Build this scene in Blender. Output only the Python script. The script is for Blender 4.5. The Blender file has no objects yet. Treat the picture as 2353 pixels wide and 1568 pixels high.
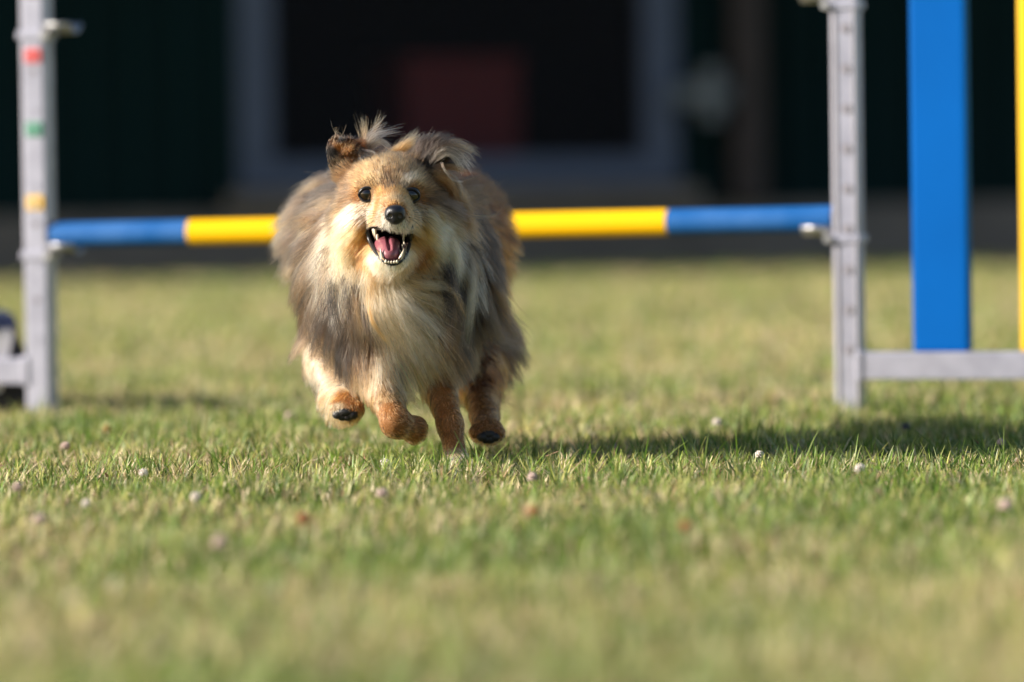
import bpy, bmesh, math, random
import numpy as np
from mathutils import Vector, Matrix, Euler
from mathutils.bvhtree import BVHTree
from mathutils.kdtree import KDTree
R = math.radians
random.seed(7)
rng = np.random.default_rng(7)
scene = bpy.context.scene
col = scene.collection

# ------------------------------------------------------------------ camera
PW, PH, LENS = 2353.0, 1568.0, 200.0          # picture units used for measuring the photograph
FPX = PW * LENS / 36.0
CAM_H, PITCH, ROLL, FOCUS = 0.380, 1.770, -0.8, 6.848
cd = bpy.data.cameras.new('camera')
cam = bpy.data.objects.new('camera', cd)
col.objects.link(cam)
cam.matrix_world = (Matrix.Translation((0, 0, CAM_H)) @ Matrix.Rotation(R(90 - PITCH), 4, 'X')
                    @ Matrix.Rotation(R(ROLL), 4, 'Z'))
cd.lens, cd.sensor_width, cd.sensor_fit = LENS, 36.0, 'HORIZONTAL'
cd.clip_start, cd.clip_end = 0.1, 1500.0
cd.dof.use_dof = True
cd.dof.focus_distance = FOCUS
cd.dof.aperture_fstop = 2.9
cd.dof.aperture_blades = 0
scene.camera = cam
CM = cam.matrix_world.copy()

# ------------------------------------------------------------------ sky, sun, exposure
SUN_EL, SUN_AZ = 23.0, 12.0                    # azimuth: degrees towards the camera from due left (-X)
sun_dir = Vector((-math.cos(R(SUN_AZ)) * math.cos(R(SUN_EL)), -math.sin(R(SUN_AZ)) * math.cos(R(SUN_EL)), math.sin(R(SUN_EL))))
world = bpy.data.worlds.new('World')
scene.world = world
world.use_nodes = True
wn = world.node_tree.nodes
sky = wn.new('ShaderNodeTexSky')
sky.sky_type = 'NISHITA'
sky.sun_disc = False
sky.sun_elevation = R(SUN_EL)
sky.sun_rotation = math.atan2(sun_dir.x, sun_dir.y)
world.node_tree.links.new(sky.outputs[0], wn['Background'].inputs[0])
wn['Background'].inputs[1].default_value = 0.066
sl = bpy.data.lights.new('sun', 'SUN')
sl.energy, sl.angle, sl.color = 5.0, R(0.55), (1.0, 0.915, 0.80)
so = bpy.data.objects.new('sun', sl)
col.objects.link(so)
so.rotation_euler = (-sun_dir).to_track_quat('-Z', 'Y').to_euler()
so.location = sun_dir * 60
scene.view_settings.view_transform = 'Standard'
scene.view_settings.look = 'None'
scene.view_settings.gamma = 1.0
scene.view_settings.exposure = 1.03
scene.view_settings.use_curve_mapping = False
scene.render.engine = 'CYCLES'
cy = scene.cycles
cy.use_denoising = True
cy.max_bounces, cy.diffuse_bounces, cy.glossy_bounces, cy.transmission_bounces, cy.transparent_max_bounces = 10, 4, 4, 10, 8
cy.sample_clamp_indirect = 6.0
scene.cycles_curves.shape = 'RIBBONS'
scene.cycles_curves.subdivisions = 2

# ------------------------------------------------------------------ helpers
def at(px, py, d):
    """world point seen at picture position (px, py), d metres along the view"""
    return CM @ Vector(((px - PW / 2) / FPX * d, -(py - PH / 2) / FPX * d, -d))

def on_plane(px, py, z=0.0):
    o = CM.translation
    v = at(px, py, 1.0) - o
    return o + v * ((z - o.z) / v.z)

def tag(o, label=None, cat=None, group=None, kind=None):
    for k, v in (('label', label), ('category', cat), ('group', group), ('kind', kind)):
        if v: o[k] = v
    return o

def empty(name, loc, rotz=0.0):
    o = bpy.data.objects.new(name, None)
    o.empty_display_size = 0.1
    col.objects.link(o)
    o.location = loc
    o.rotation_euler = (0, 0, rotz)
    return o

def link_mesh(name, me, mat, parent=None):
    o = bpy.data.objects.new(name, me)
    col.objects.link(o)
    if mat is not None and not me.materials: me.materials.append(mat)
    if parent is not None: o.parent = parent
    return o

def bm_obj(name, bm, mat, parent=None, smooth=False):
    me = bpy.data.meshes.new(name)
    bm.normal_update()
    bm.to_mesh(me)
    bm.free()
    if smooth: me.polygons.foreach_set('use_smooth', [True] * len(me.polygons))
    return link_mesh(name, me, mat, parent)

def add_box(bm, c, s, bevel=0.0, rot=None):
    m = Matrix.Translation(c)
    if rot is not None: m = m @ rot.to_4x4()
    r = bmesh.ops.create_cube(bm, size=1.0, matrix=m @ Matrix.Diagonal((s[0], s[1], s[2], 1)))
    if bevel:
        es = list({e for v in r['verts'] for e in v.link_edges})
        bmesh.ops.bevel(bm, geom=es, offset=bevel, segments=2, affect='EDGES', profile=0.7)

def box(name, c, s, mat, parent=None, bevel=0.0, rot=None):
    bm = bmesh.new()
    add_box(bm, c, s, bevel, rot)
    return bm_obj(name, bm, mat, parent)

def add_cyl(bm, a, b, r, r2=None, seg=16):
    a, b = Vector(a), Vector(b)
    q = (b - a).to_track_quat('Z', 'Y').to_matrix().to_4x4()
    bmesh.ops.create_cone(bm, cap_ends=True, segments=seg, radius1=r, radius2=r if r2 is None else r2,
                          depth=(b - a).length, matrix=Matrix.Translation((a + b) / 2) @ q)

def cyl(name, a, b, r, mat, parent=None, r2=None, seg=20, smooth=True):
    bm = bmesh.new()
    add_cyl(bm, a, b, r, r2, seg)
    o = bm_obj(name, bm, mat, parent)
    if smooth:
        for p in o.data.polygons: p.use_smooth = True
        o.data.set_sharp_from_angle(angle=R(40))
    return o

def tube_mesh(bm, pts, rad, seg=8):
    """a tube through pts; rad is a number or one radius per point"""
    pts = [Vector(p) for p in pts]
    n = len(pts)
    if not hasattr(rad, '__len__'): rad = [rad] * n
    rings = []
    up = Vector((0.13, 0.31, 0.94))
    for i, p in enumerate(pts):
        t = (pts[min(i + 1, n - 1)] - pts[max(i - 1, 0)]).normalized()
        u = t.cross(up)
        if u.length < 1e-4: u = t.cross(Vector((1, 0, 0)))
        u.normalize()
        v = t.cross(u)
        rings.append([bm.verts.new(p + (u * math.cos(2 * math.pi * k / seg) + v * math.sin(2 * math.pi * k / seg)) * rad[i]) for k in range(seg)])
    for i in range(n - 1):
        for k in range(seg):
            bm.faces.new((rings[i][k], rings[i][(k + 1) % seg], rings[i + 1][(k + 1) % seg], rings[i + 1][k]))
    bm.faces.new(rings[0][::-1])
    bm.faces.new(rings[-1])

def spline(pts, n):
    """Catmull-Rom through pts, n samples"""
    P = np.array([list(p) for p in pts], float)
    P = np.vstack([2 * P[0] - P[1], P, 2 * P[-1] - P[-2]])
    out = []
    m = len(P) - 3
    for s in np.linspace(0, m - 1e-6, n):
        i = int(s); t = s - i
        a, b, c, d = P[i:i + 4]
        out.append(0.5 * (2 * b + (c - a) * t + (2 * a - 5 * b + 4 * c - d) * t * t + (3 * b - a - 3 * c + d) * t ** 3))
    return np.array(out)

def np_mesh(name, verts, faces, colors=None):
    """faces: list of integer arrays (n,k); colors per vertex -> attribute 'tint'"""
    me = bpy.data.meshes.new(name)
    verts = np.asarray(verts, np.float32)
    loops = np.concatenate([f.ravel() for f in faces]).astype(np.int32)
    totals = np.concatenate([np.full(len(f), f.shape[1]) for f in faces]).astype(np.int32)
    starts = np.concatenate([[0], np.cumsum(totals)[:-1]]).astype(np.int32)
    me.vertices.add(len(verts))
    me.vertices.foreach_set('co', verts.ravel())
    me.loops.add(len(loops))
    me.loops.foreach_set('vertex_index', loops)
    me.polygons.add(len(totals))
    me.polygons.foreach_set('loop_start', starts)
    me.polygons.foreach_set('loop_total', totals)
    if colors is not None:
        at_ = me.attributes.new('tint', 'FLOAT_COLOR', 'POINT')
        c4 = np.ones((len(verts), 4), np.float32)
        c4[:, :3] = colors
        at_.data.foreach_set('color', c4.ravel())
    me.update(calc_edges=True)
    me.validate()
    return me

# ------------------------------------------------------------------ materials
def material(name, color=(0.5, 0.5, 0.5), rough=0.5, metal=0.0, spec=0.5, noise=None, bump=None, attr=None, coat=0.0):
    """noise: (scale, second colour, amount, contrast); bump: (scale, strength, distance)"""
    m = bpy.data.materials.new(name)
    m.use_nodes = True
    nt = m.node_tree
    N, L = nt.nodes, nt.links
    b = N['Principled BSDF']
    b.inputs['Base Color'].default_value = (*color, 1)
    b.inputs['Roughness'].default_value = rough
    b.inputs['Metallic'].default_value = metal
    b.inputs['Specular IOR Level'].default_value = spec
    b.inputs['Coat Weight'].default_value = coat
    tc = N.new('ShaderNodeTexCoord')
    if attr:
        a = N.new('ShaderNodeAttribute'); a.attribute_name = attr
        L.new(a.outputs['Color'], b.inputs['Base Color'])
    if noise:
        sc, c2, amt, con = noise
        t = N.new('ShaderNodeTexNoise'); t.inputs['Scale'].default_value = sc; t.inputs['Detail'].default_value = 6
        L.new(tc.outputs['Object'], t.inputs['Vector'])
        mr = N.new('ShaderNodeMapRange')
        mr.inputs[1].default_value = 0.5 - 0.5 / con; mr.inputs[2].default_value = 0.5 + 0.5 / con
        mr.inputs[3].default_value = 0.0; mr.inputs[4].default_value = amt
        L.new(t.outputs[0], mr.inputs[0])
        mx = N.new('ShaderNodeMix'); mx.data_type = 'RGBA'
        mx.inputs[6].default_value = (*color, 1); mx.inputs[7].default_value = (*c2, 1)
        L.new(mr.outputs[0], mx.inputs[0])
        L.new(mx.outputs[2], b.inputs['Base Color'])
    if bump:
        t2 = N.new('ShaderNodeTexNoise'); t2.inputs['Scale'].default_value = bump[0]; t2.inputs['Detail'].default_value = 4
        L.new(tc.outputs['Object'], t2.inputs['Vector'])
        bp = N.new('ShaderNodeBump'); bp.inputs['Strength'].default_value = bump[1]; bp.inputs['Distance'].default_value = bump[2]
        L.new(t2.outputs[0], bp.inputs['Height'])
        L.new(bp.outputs[0], b.inputs['Normal'])
    return m

M = {}
M['aluminium'] = material('aluminium', (0.40, 0.405, 0.50), 0.36, 0.45, noise=(30, (0.28, 0.285, 0.36), 0.7, 3), bump=(220, 0.05, 0.001))
M['steel'] = material('steel', (0.50, 0.50, 0.52), 0.34, 0.9)
M['hole_shade'] = material('hole_shade', (0.20, 0.19, 0.22), 0.6)  # darker grey on raised discs, in place of the shade inside holes
M['groove'] = material('groove', (0.36, 0.35, 0.39), 0.6)
M['blue_panel'] = material('blue_panel', (0.0, 0.084, 0.34), 0.55, 0, 0.06, noise=(6, (0.0, 0.096, 0.385), 0.8, 3))
M['yellow_panel'] = material('yellow_panel', (0.84, 0.48, 0.0), 0.4)
M['bar_blue'] = material('bar_blue', (0.006, 0.085, 0.29), 0.6, 0, 0.12, noise=(14, (0.045, 0.145, 0.38), 0.6, 3))
M['bar_yellow'] = material('bar_yellow', (0.82, 0.455, 0.002), 0.6, 0, 0.08, noise=(40, (0.72, 0.44, 0.01), 0.4, 2))
M['white_tape'] = material('white_tape', (0.78, 0.76, 0.74), 0.5)
M['red_tape'] = material('red_tape', (0.50, 0.03, 0.035), 0.6, noise=(300, (0.50, 0.25, 0.24), 0.4, 3))
M['green_tape'] = material('green_tape', (0.02, 0.20, 0.12), 0.6, noise=(300, (0.30, 0.40, 0.36), 0.35, 3))
M['yellow_tape'] = material('yellow_tape', (0.72, 0.42, 0.03), 0.45)
M['black_rubber'] = material('black_rubber', (0.012, 0.012, 0.014), 0.8)
M['ramp_blue'] = material('ramp_blue', (0.022, 0.035, 0.10), 0.7)
M['ramp_white'] = material('ramp_white', (0.78, 0.74, 0.74), 0.55)
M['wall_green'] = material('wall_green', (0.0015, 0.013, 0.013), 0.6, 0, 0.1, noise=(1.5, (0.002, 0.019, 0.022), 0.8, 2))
M['concrete'] = material('concrete', (0.21, 0.18, 0.16), 0.9, 0, 0.2, noise=(5, (0.13, 0.115, 0.105), 0.8, 2), bump=(40, 0.4, 0.01))
M['frame_grey'] = material('frame_grey', (0.105, 0.125, 0.185), 0.6, 0, 0.2, noise=(3, (0.080, 0.098, 0.15), 0.6, 2))
M['latch_grey'] = material('latch_grey', (0.14, 0.16, 0.18), 0.5)
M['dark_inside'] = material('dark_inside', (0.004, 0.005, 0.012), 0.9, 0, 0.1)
M['wire'] = material('wire', (0.02, 0.02, 0.03), 0.6)
M['crate_red'] = material('crate_red', (0.17, 0.012, 0.016), 0.7)
M['post_brown'] = material('post_brown', (0.055, 0.040, 0.038), 0.8, noise=(12, (0.035, 0.026, 0.024), 0.8, 2))
M['roof'] = material('roof', (0.10, 0.05, 0.04), 0.8, noise=(6, (0.06, 0.03, 0.025), 0.8, 2))

# ------------------------------------------------------------------ ground and grass
def ground_material():
    m = bpy.data.materials.new('ground_soil')
    m.use_nodes = True
    N, L = m.node_tree.nodes, m.node_tree.links
    b = N['Principled BSDF']; b.inputs['Roughness'].default_value = 0.95; b.inputs['Specular IOR Level'].default_value = 0.1
    tc = N.new('ShaderNodeTexCoord')
    def ramp(scale, stops, det=5):
        t = N.new('ShaderNodeTexNoise'); t.inputs['Scale'].default_value = scale; t.inputs['Detail'].default_value = det
        L.new(tc.outputs['Object'], t.inputs['Vector'])
        r = N.new('ShaderNodeValToRGB')
        els = r.color_ramp.elements
        els[0].position, els[0].color = stops[0][0], (*stops[0][1], 1)
        els[1].position, els[1].color = stops[-1][0], (*stops[-1][1], 1)
        for p, c in stops[1:-1]:
            e = els.new(p); e.color = (*c, 1)
        L.new(t.outputs[0], r.inputs[0])
        return r
    a = ramp(70, [(0.32, (0.07, 0.075, 0.020)), (0.5, (0.14, 0.135, 0.045)), (0.68, (0.25, 0.21, 0.09))])
    c = ramp(1.3, [(0.35, (0.11, 0.12, 0.033)), (0.65, (0.28, 0.24, 0.10))])
    mx = N.new('ShaderNodeMix'); mx.data_type = 'RGBA'; mx.inputs[0].default_value = 0.5
    L.new(a.outputs[0], mx.inputs[6]); L.new(c.outputs[0], mx.inputs[7])
    L.new(mx.outputs[2], b.inputs['Base Color'])
    t = N.new('ShaderNodeTexNoise'); t.inputs['Scale'].default_value = 45; t.inputs['Detail'].default_value = 5
    L.new(tc.outputs['Object'], t.inputs['Vector'])
    bp = N.new('ShaderNodeBump'); bp.inputs['Strength'].default_value = 0.8; bp.inputs['Distance'].default_value = 0.03
    L.new(t.outputs[0], bp.inputs['Height']); L.new(bp.outputs[0], b.inputs['Normal'])
    return m

bm = bmesh.new()
bmesh.ops.create_grid(bm, x_segments=8, y_segments=8, size=400)
tag(bm_obj('ground', bm, ground_material()), 'mown lawn ground running back to the dark building', kind='structure')

def blade_material(name, transl=0.36, rough=0.45, spec=0.35):
    m = bpy.data.materials.new(name)
    m.use_nodes = True
    N, L = m.node_tree.nodes, m.node_tree.links
    b = N['Principled BSDF']; b.inputs['Roughness'].default_value = rough
    b.inputs['Specular IOR Level'].default_value = spec
    a = N.new('ShaderNodeAttribute'); a.attribute_name = 'tint'
    L.new(a.outputs['Color'], b.inputs['Base Color'])
    t = N.new('ShaderNodeBsdfTranslucent'); L.new(a.outputs['Color'], t.inputs['Color'])
    mix = N.new('ShaderNodeMixShader'); mix.inputs[0].default_value = transl
    L.new(b.outputs[0], mix.inputs[1]); L.new(t.outputs[0], mix.inputs[2])
    L.new(mix.outputs[0], N['Material Output'].inputs[0])
    return m

def vnoise(x, y, scale, seed):
    """smooth value noise in 0..1"""
    g = np.random.default_rng(seed).random((64, 64))
    u, v = (x * scale) % 64, (y * scale) % 64
    i, j = np.floor(u).astype(int), np.floor(v).astype(int)
    f, h = u - i, v - j
    f, h = f * f * (3 - 2 * f), h * h * (3 - 2 * h)
    i2, j2 = (i + 1) % 64, (j + 1) % 64
    i, j = i % 64, j % 64
    return (g[i, j] * (1 - f) + g[i2, j] * f) * (1 - h) + (g[i, j2] * (1 - f) + g[i2, j2] * f) * h

GRASS_PAL = np.array([[0.052, 0.120, 0.013], [0.130, 0.225, 0.027], [0.26, 0.335, 0.060], [0.42, 0.41, 0.12], [0.68, 0.56, 0.36], [0.46, 0.28, 0.17], [0.34, 0.42, 0.20]])

def grass_zone(d0, d1, dens, h, w, half, rich, seed):
    r = np.random.default_rng(seed)
    A = half * (d1 ** 2 - d0 ** 2)
    n = int(A * dens)
    y = np.sqrt(r.random(n) * (d1 ** 2 - d0 ** 2) + d0 ** 2)
    x = (r.random(n) * 2 - 1) * half * y
    # tufts: pull blades a little towards shared centres
    cell = 0.035
    cx = (np.floor(x / cell) + 0.5) * cell; cy_ = (np.floor(y / cell) + 0.5) * cell
    hsh = np.sin(cx * 127.1 + cy_ * 311.7) * 43758.5453
    hsh -= np.floor(hsh)
    pull = 0.45 * (hsh > 0.4)
    x += (cx + (hsh - 0.5) * 0.02 - x) * pull; y += (cy_ + (hsh * 7 % 1 - 0.5) * 0.02 - y) * pull
    p1 = 0.45 * vnoise(x, y, 1.7, 3) + 0.55 * vnoise(x, y, 8.0, 4)
    hh = h * (0.55 + 0.75 * r.random(n)) * (0.55 + 0.9 * vnoise(x, y, 9.0, 9)) * np.where(hsh > 0.4, 1.12, 0.9)
    tall = r.random(n) < 0.02
    hh = np.where(tall, hh * 1.6, hh)
    ww = w * (0.6 + 0.8 * r.random(n))
    a = r.random(n) * 2 * np.pi
    lean = (0.15 + 0.75 * r.random(n) ** 1.5) * hh
    la = a + np.pi / 2 + (r.random(n) - 0.5) * 1.2
    dx, dy = np.cos(la) * lean, np.sin(la) * lean
    sx, sy = np.cos(a) * ww / 2, np.sin(a) * ww / 2
    # kinds
    dry = np.clip(0.38 + 1.3 * (p1 - 0.42) + 0.10 * np.clip((y - 8) / 4, 0, 1), 0.08, 0.9)
    u = r.random(n)
    k = np.where(u < dry * 0.62, 4, np.where(u < dry * 0.78, 5, np.where(u < dry * 1.1, 3, -1)))
    u2 = r.random(n)
    k = np.where(k < 0, np.where(u2 < 0.30, 0, np.where(u2 < 0.66, 1, np.where(u2 < 0.90, 2, 6))), k)
    k = np.where(tall, 1, k)
    base = GRASS_PAL[k] * (0.62 + 0.76 * r.random((n, 1)))
    hh = np.where((k == 4) | (k == 5), hh * 0.8, hh)
    tipc = base * 0.8 + np.where(r.random((n, 1)) < 0.45, np.array([[0.36, 0.31, 0.18]]), base) * 0.35
    levels = [(0.0, 1.0), (0.45, 0.95), (0.8, 0.6)] if rich else [(0.0, 1.0), (0.55, 0.85)]
    V, C = [], []
    for t, wd in levels:
        ox, oy, oz = x + dx * t ** 1.8, y + dy * t ** 1.8, hh * t * (1 - 0.12 * t)
        for s in (-1, 1):
            V.append(np.stack([ox + s * sx * wd, oy + s * sy * wd, oz], 1))
            C.append(base * (1 - t) + tipc * t)
    # cut tips are blunt: a short last edge
    for s in (-1, 1):
        V.append(np.stack([x + dx + s * sx * 0.22, y + dy + s * sy * 0.22, hh * 0.9], 1)); C.append(tipc)
    m = len(V)
    V = np.stack(V, 1); C = np.stack(C, 1)
    idx = np.arange(n)[:, None] * m
    F = np.concatenate([idx + np.array([[2 * i, 2 * i + 1, 2 * i + 3, 2 * i + 2]]) for i in range(m // 2 - 1)])
    return V.reshape(-1, 3), F, C.reshape(-1, 3)

zones = [(3.0, 5.4, 12000, 0.022, 0.0020, 0.19, False, 11), (5.4, 8.3, 17000, 0.026, 0.0021, 0.165, True, 12),
         (8.3, 11.0, 6000, 0.027, 0.0032, 0.155, False, 13), (11.0, 20.5, 1700, 0.028, 0.0060, 0.15, False, 14)]
VV, FF, CC, off = [], [], [], 0
for z in zones:
    v, f, c = grass_zone(*z)
    VV.append(v); FF.append(f + off); CC.append(c); off += len(v)
gm = np_mesh('grass', np.concatenate(VV), [np.concatenate(FF)], np.concatenate(CC))
tag(link_mesh('grass', gm, blade_material('grass_blade')), 'short mown green and straw coloured grass blades', kind='stuff')

# ------------------------------------------------------------------ building behind
BY = 19.8
bc = on_plane(1176, 380 + FPX * CAM_H / BY, 0.0)
BROT = R(17.0)                                 # its right end is farther away
bld = empty('building', (bc.x, bc.y, 0), BROT)
tag(bld, 'dark green corrugated metal building with wide grey framed mesh opening', 'building')
BI = (Matrix.Translation((bc.x, bc.y, 0)) @ Matrix.Rotation(BROT, 4, 'Z')).inverted()
def wall_pt(px, py, ly=0.0):
    """picture position -> local (x, z) on the front wall plane"""
    o = BI @ CM.translation; v = (BI @ at(px, py, 1.0)) - o
    p = o + v * ((ly - o.y) / v.y)
    return p.x, p.z
fx0, fz0 = wall_pt(545, 436); fx1, _ = wall_pt(1555, 430)
ix0, iz0 = wall_pt(625, 368); ix1, _ = wall_pt(1478, 350)
PLZ = wall_pt(1176, 478)[1]
FTOP = fz0 + 2.0
def corrugated(name, x0, x1, z0, z1):
    pitch = 0.16
    prof, x = [], x0
    while x < x1 - 1e-6:
        for dx_, yy in ((0, 0), (0.06, 0), (0.075, -0.03), (0.13, -0.03), (0.145, 0)):
            if x + dx_ < x1: prof.append((x + dx_, yy))
        x += pitch
    prof.append((x1, 0))
    bm = bmesh.new()
    lo = [bm.verts.new((px_, py_, z0)) for px_, py_ in prof]
    hi = [bm.verts.new((px_, py_, z1)) for px_, py_ in prof]
    for i in range(len(prof) - 1): bm.faces.new((lo[i], lo[i + 1], hi[i + 1], hi[i]))
    o = bm_obj(name, bm, M['wall_green'], bld)
    s = o.modifiers.new('thick', 'SOLIDIFY'); s.thickness = 0.006; s.offset = -1
    return o
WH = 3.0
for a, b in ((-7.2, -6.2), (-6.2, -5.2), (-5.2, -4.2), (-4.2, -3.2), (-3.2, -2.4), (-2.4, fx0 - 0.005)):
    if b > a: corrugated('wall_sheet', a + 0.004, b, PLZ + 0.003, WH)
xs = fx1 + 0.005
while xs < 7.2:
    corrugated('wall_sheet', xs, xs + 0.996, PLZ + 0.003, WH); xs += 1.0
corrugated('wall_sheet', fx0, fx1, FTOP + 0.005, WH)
box('plinth', (0, 0.2, PLZ / 2 - 0.05), (14.6, 0.5, PLZ + 0.1), M['concrete'], bld, 0.01)
box('sill', ((fx0 + fx1) / 2, -0.06, PLZ + (fz0 - PLZ) / 2 - 0.004), (fx1 - fx0 + 0.1, 0.16, max(0.03, fz0 - PLZ - 0.012)), M['concrete'], bld, 0.005)
# framed mesh opening
win = box('window_frame', ((fx0 + fx1) / 2, 0, (fz0 + iz0) / 2), (fx1 - fx0, 0.08, iz0 - fz0), M['frame_grey'], bld, 0.006)
bm = bmesh.new()
add_box(bm, ((fx0 + ix0) / 2, 0, (iz0 + FTOP) / 2), (ix0 - fx0, 0.08, FTOP - iz0 - 0.004), 0.006)
bm_obj('frame_post', bm, M['frame_grey'], bld)
bm = bmesh.new()
add_box(bm, ((fx1 + ix1) / 2, 0, (iz0 + FTOP) / 2), (fx1 - ix1, 0.08, FTOP - iz0 - 0.004), 0.006)
bm_obj('frame_post', bm, M['frame_grey'], bld)
box('frame_rail', ((ix0 + ix1) / 2, 0, FTOP - 0.09), (ix1 - ix0 - 0.006, 0.08, 0.17), M['frame_grey'], bld, 0.006)
bm = bmesh.new()
x = ix0
while x < ix1:
    add_box(bm, (x, -0.012, (iz0 + FTOP) / 2), (0.003, 0.003, FTOP - iz0)); x += 0.025
z = iz0
while z < FTOP - 0.18:
    add_box(bm, ((ix0 + ix1) / 2, -0.008, z), (ix1 - ix0, 0.0025, 0.003)); z += 0.025
tag(bm_obj('wire_mesh', bm, M['wire'], bld), kind='stuff')
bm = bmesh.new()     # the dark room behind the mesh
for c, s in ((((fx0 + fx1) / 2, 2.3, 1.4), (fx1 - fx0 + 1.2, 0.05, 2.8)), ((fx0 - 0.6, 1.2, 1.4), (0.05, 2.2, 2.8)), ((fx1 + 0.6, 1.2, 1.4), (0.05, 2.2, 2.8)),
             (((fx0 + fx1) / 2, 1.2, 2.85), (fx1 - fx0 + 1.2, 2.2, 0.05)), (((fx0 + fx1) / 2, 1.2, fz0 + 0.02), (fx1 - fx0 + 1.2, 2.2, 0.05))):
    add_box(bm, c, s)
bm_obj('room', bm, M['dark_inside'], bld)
lx0, lz0 = wall_pt(1562, 262); lx1, lz1 = wall_pt(1662, 172)
bm = bmesh.new()
add_box(bm, ((lx0 + lx1) / 2 - 0.02, -0.075, (lz0 + lz1) / 2), (lx1 - lx0 + 0.06, 0.05, (lz1 - lz0) * 0.55), 0.01)
add_cyl(bm, ((lx0 + lx1) / 2, -0.11, lz0 - 0.03), ((lx0 + lx1) / 2, -0.11, lz1 + 0.03), 0.035)
bm_obj('hinge', bm, M['latch_grey'], bld)
dx0, _ = wall_pt(1668, 300); dx1, _ = wall_pt(1732, 300)
box('corner_post', ((dx0 + dx1) / 2, -0.09, (WH + PLZ) / 2), (dx1 - dx0, 0.09, WH - PLZ - 0.01), M['post_brown'], bld, 0.008)
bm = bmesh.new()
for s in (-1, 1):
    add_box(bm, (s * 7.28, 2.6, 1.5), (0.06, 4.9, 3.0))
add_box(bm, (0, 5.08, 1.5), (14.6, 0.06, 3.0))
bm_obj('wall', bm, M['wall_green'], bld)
bm = bmesh.new()
for v in [((-7.6, -0.5, 2.98), (7.6, -0.5, 2.98), (7.6, 2.5, 4.0), (-7.6, 2.5, 4.0)), ((-7.6, 2.5, 4.0), (7.6, 2.5, 4.0), (7.6, 5.6, 2.98), (-7.6, 5.6, 2.98))]:
    bm.faces.new([bm.verts.new(p) for p in v])
bmesh.ops.remove_doubles(bm, verts=bm.verts, dist=0.001)
o = bm_obj('roof', bm, M['roof'], bld); s = o.modifiers.new('thick', 'SOLIDIFY'); s.thickness = 0.08
# red crate inside
rx0, rz0 = wall_pt(935, 355, 0.38); rx1, rz1 = wall_pt(1190, 145, 0.38)
crate = empty('storage_crate', BI.inverted() @ Vector(((rx0 + rx1) / 2, 0.62, fz0 + 0.05)), BROT)
tag(crate, 'red crate standing in the dark behind the wire mesh opening', 'crate')
w_, h_ = rx1 - rx0, rz1 - fz0 - 0.05
for nm, c, s in (('front_panel', (0, -0.24, h_ / 2), (w_, 0.02, h_)), ('back_panel', (0, 0.24, h_ / 2), (w_, 0.02, h_)), ('side_panel', (-w_ / 2 + 0.01, 0, h_ / 2), (0.02, 0.455, h_)),
                 ('side_panel', (w_ / 2 - 0.01, 0, h_ / 2), (0.02, 0.455, h_)), ('lid', (0, 0, h_ + 0.012), (w_ + 0.03, 0.53, 0.02))):
    box(nm, c, s, M['crate_red'], crate, 0.003)

# ------------------------------------------------------------------ the jump: two wings and a bar
pl, pr = on_plane(99, 963), on_plane(1955, 967)
jd = (pr - pl).normalized()
JROT = math.atan2(jd.y, jd.x)
JN = Vector((math.sin(JROT), -math.cos(JROT), 0))       # towards the camera
def jump_frame(p): return (Matrix.Translation(p) @ Matrix.Rotation(JROT, 4, 'Z'))
def local_on(mi, px, py, y):
    """picture position -> local (x,z) in frame mi (inverse) on plane local y"""
    o = mi @ CM.translation; v = (mi @ at(px, py, 1.0)) - o
    p = o + v * ((y - o.y) / v.y)
    return p.x, p.z
def wing(p, side, label):
    """side +1: the wing reaches to local +x; -1: to local -x. Front face of the post at local y = -0.02"""
    w = empty('jump_wing', p, JROT)
    tag(w, label, 'jump wing', 'wings of the agility jump')
    bm = bmesh.new()
    add_box(bm, (0, 0, 0.58), (0.037, 0.040, 1.16), 0.003)
    bm_obj('post', bm, M['aluminium'], w)
    return w
HP = 0.0585
# right wing
wr = wing(pr, 1, 'aluminium jump wing with pegged holes, blue and yellow panels, at the bar\'s blue right end')
mr_ = jump_frame(pr).inverted()
for i in range(19):
    z = 0.105 + i * HP
    h = cyl('peg_hole', (0.004, -0.0195, z), (0.004, -0.0225, z), 0.0072, M['hole_shade'], wr, seg=14)
bm = bmesh.new()
for sx in (-0.0125, 0.0165):
    add_box(bm, (sx, -0.0213, 0.58), (0.0035, 0.0022, 1.155))
bm_obj('profile_rib', bm, M['groove'], wr)
bx, bz = local_on(mr_, 1990, 840, -0.0)
BZ = bz
box('base_tube', (0.021 + 0.29, 0, BZ), (0.58, 0.040, 0.040), M['aluminium'], wr, 0.003)
bm = bmesh.new(); add_box(bm, (0.019, -0.005, BZ), (0.012, 0.036, 0.046), 0.004); bm_obj('weld_collar', bm, M['aluminium'], wr)
p0, pz = local_on(mr_, 2098, 806, -0.012); p1, _ = local_on(mr_, 2226, 806, -0.012)
p0t, _ = local_on(mr_, 2087, 200, -0.012)
PB = BZ + 0.0205
def panel(x0, x1, mat, name):
    bm = bmesh.new()
    add_box(bm, ((x0 + x1) / 2, 0.0, PB + 0.48), (x1 - x0, 0.030, 0.96), 0.006)
    return bm_obj(name, bm, mat, wr)
panel(p0, p1, M['blue_panel'], 'wing_panel')
y0, _ = local_on(mr_, 2346, 806, -0.012)
panel(y0, y0 + (p1 - p0), M['yellow_panel'], 'wing_panel')
box('outer_post', (0.021 + 0.58 + 0.021, 0, 0.58), (0.040, 0.040, 1.16), M['aluminium'], wr, 0.003)
box('top_tube', (0.021 + 0.29, 0, PB + 0.985), (0.578, 0.034, 0.034), M['aluminium'], wr, 0.003)
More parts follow.
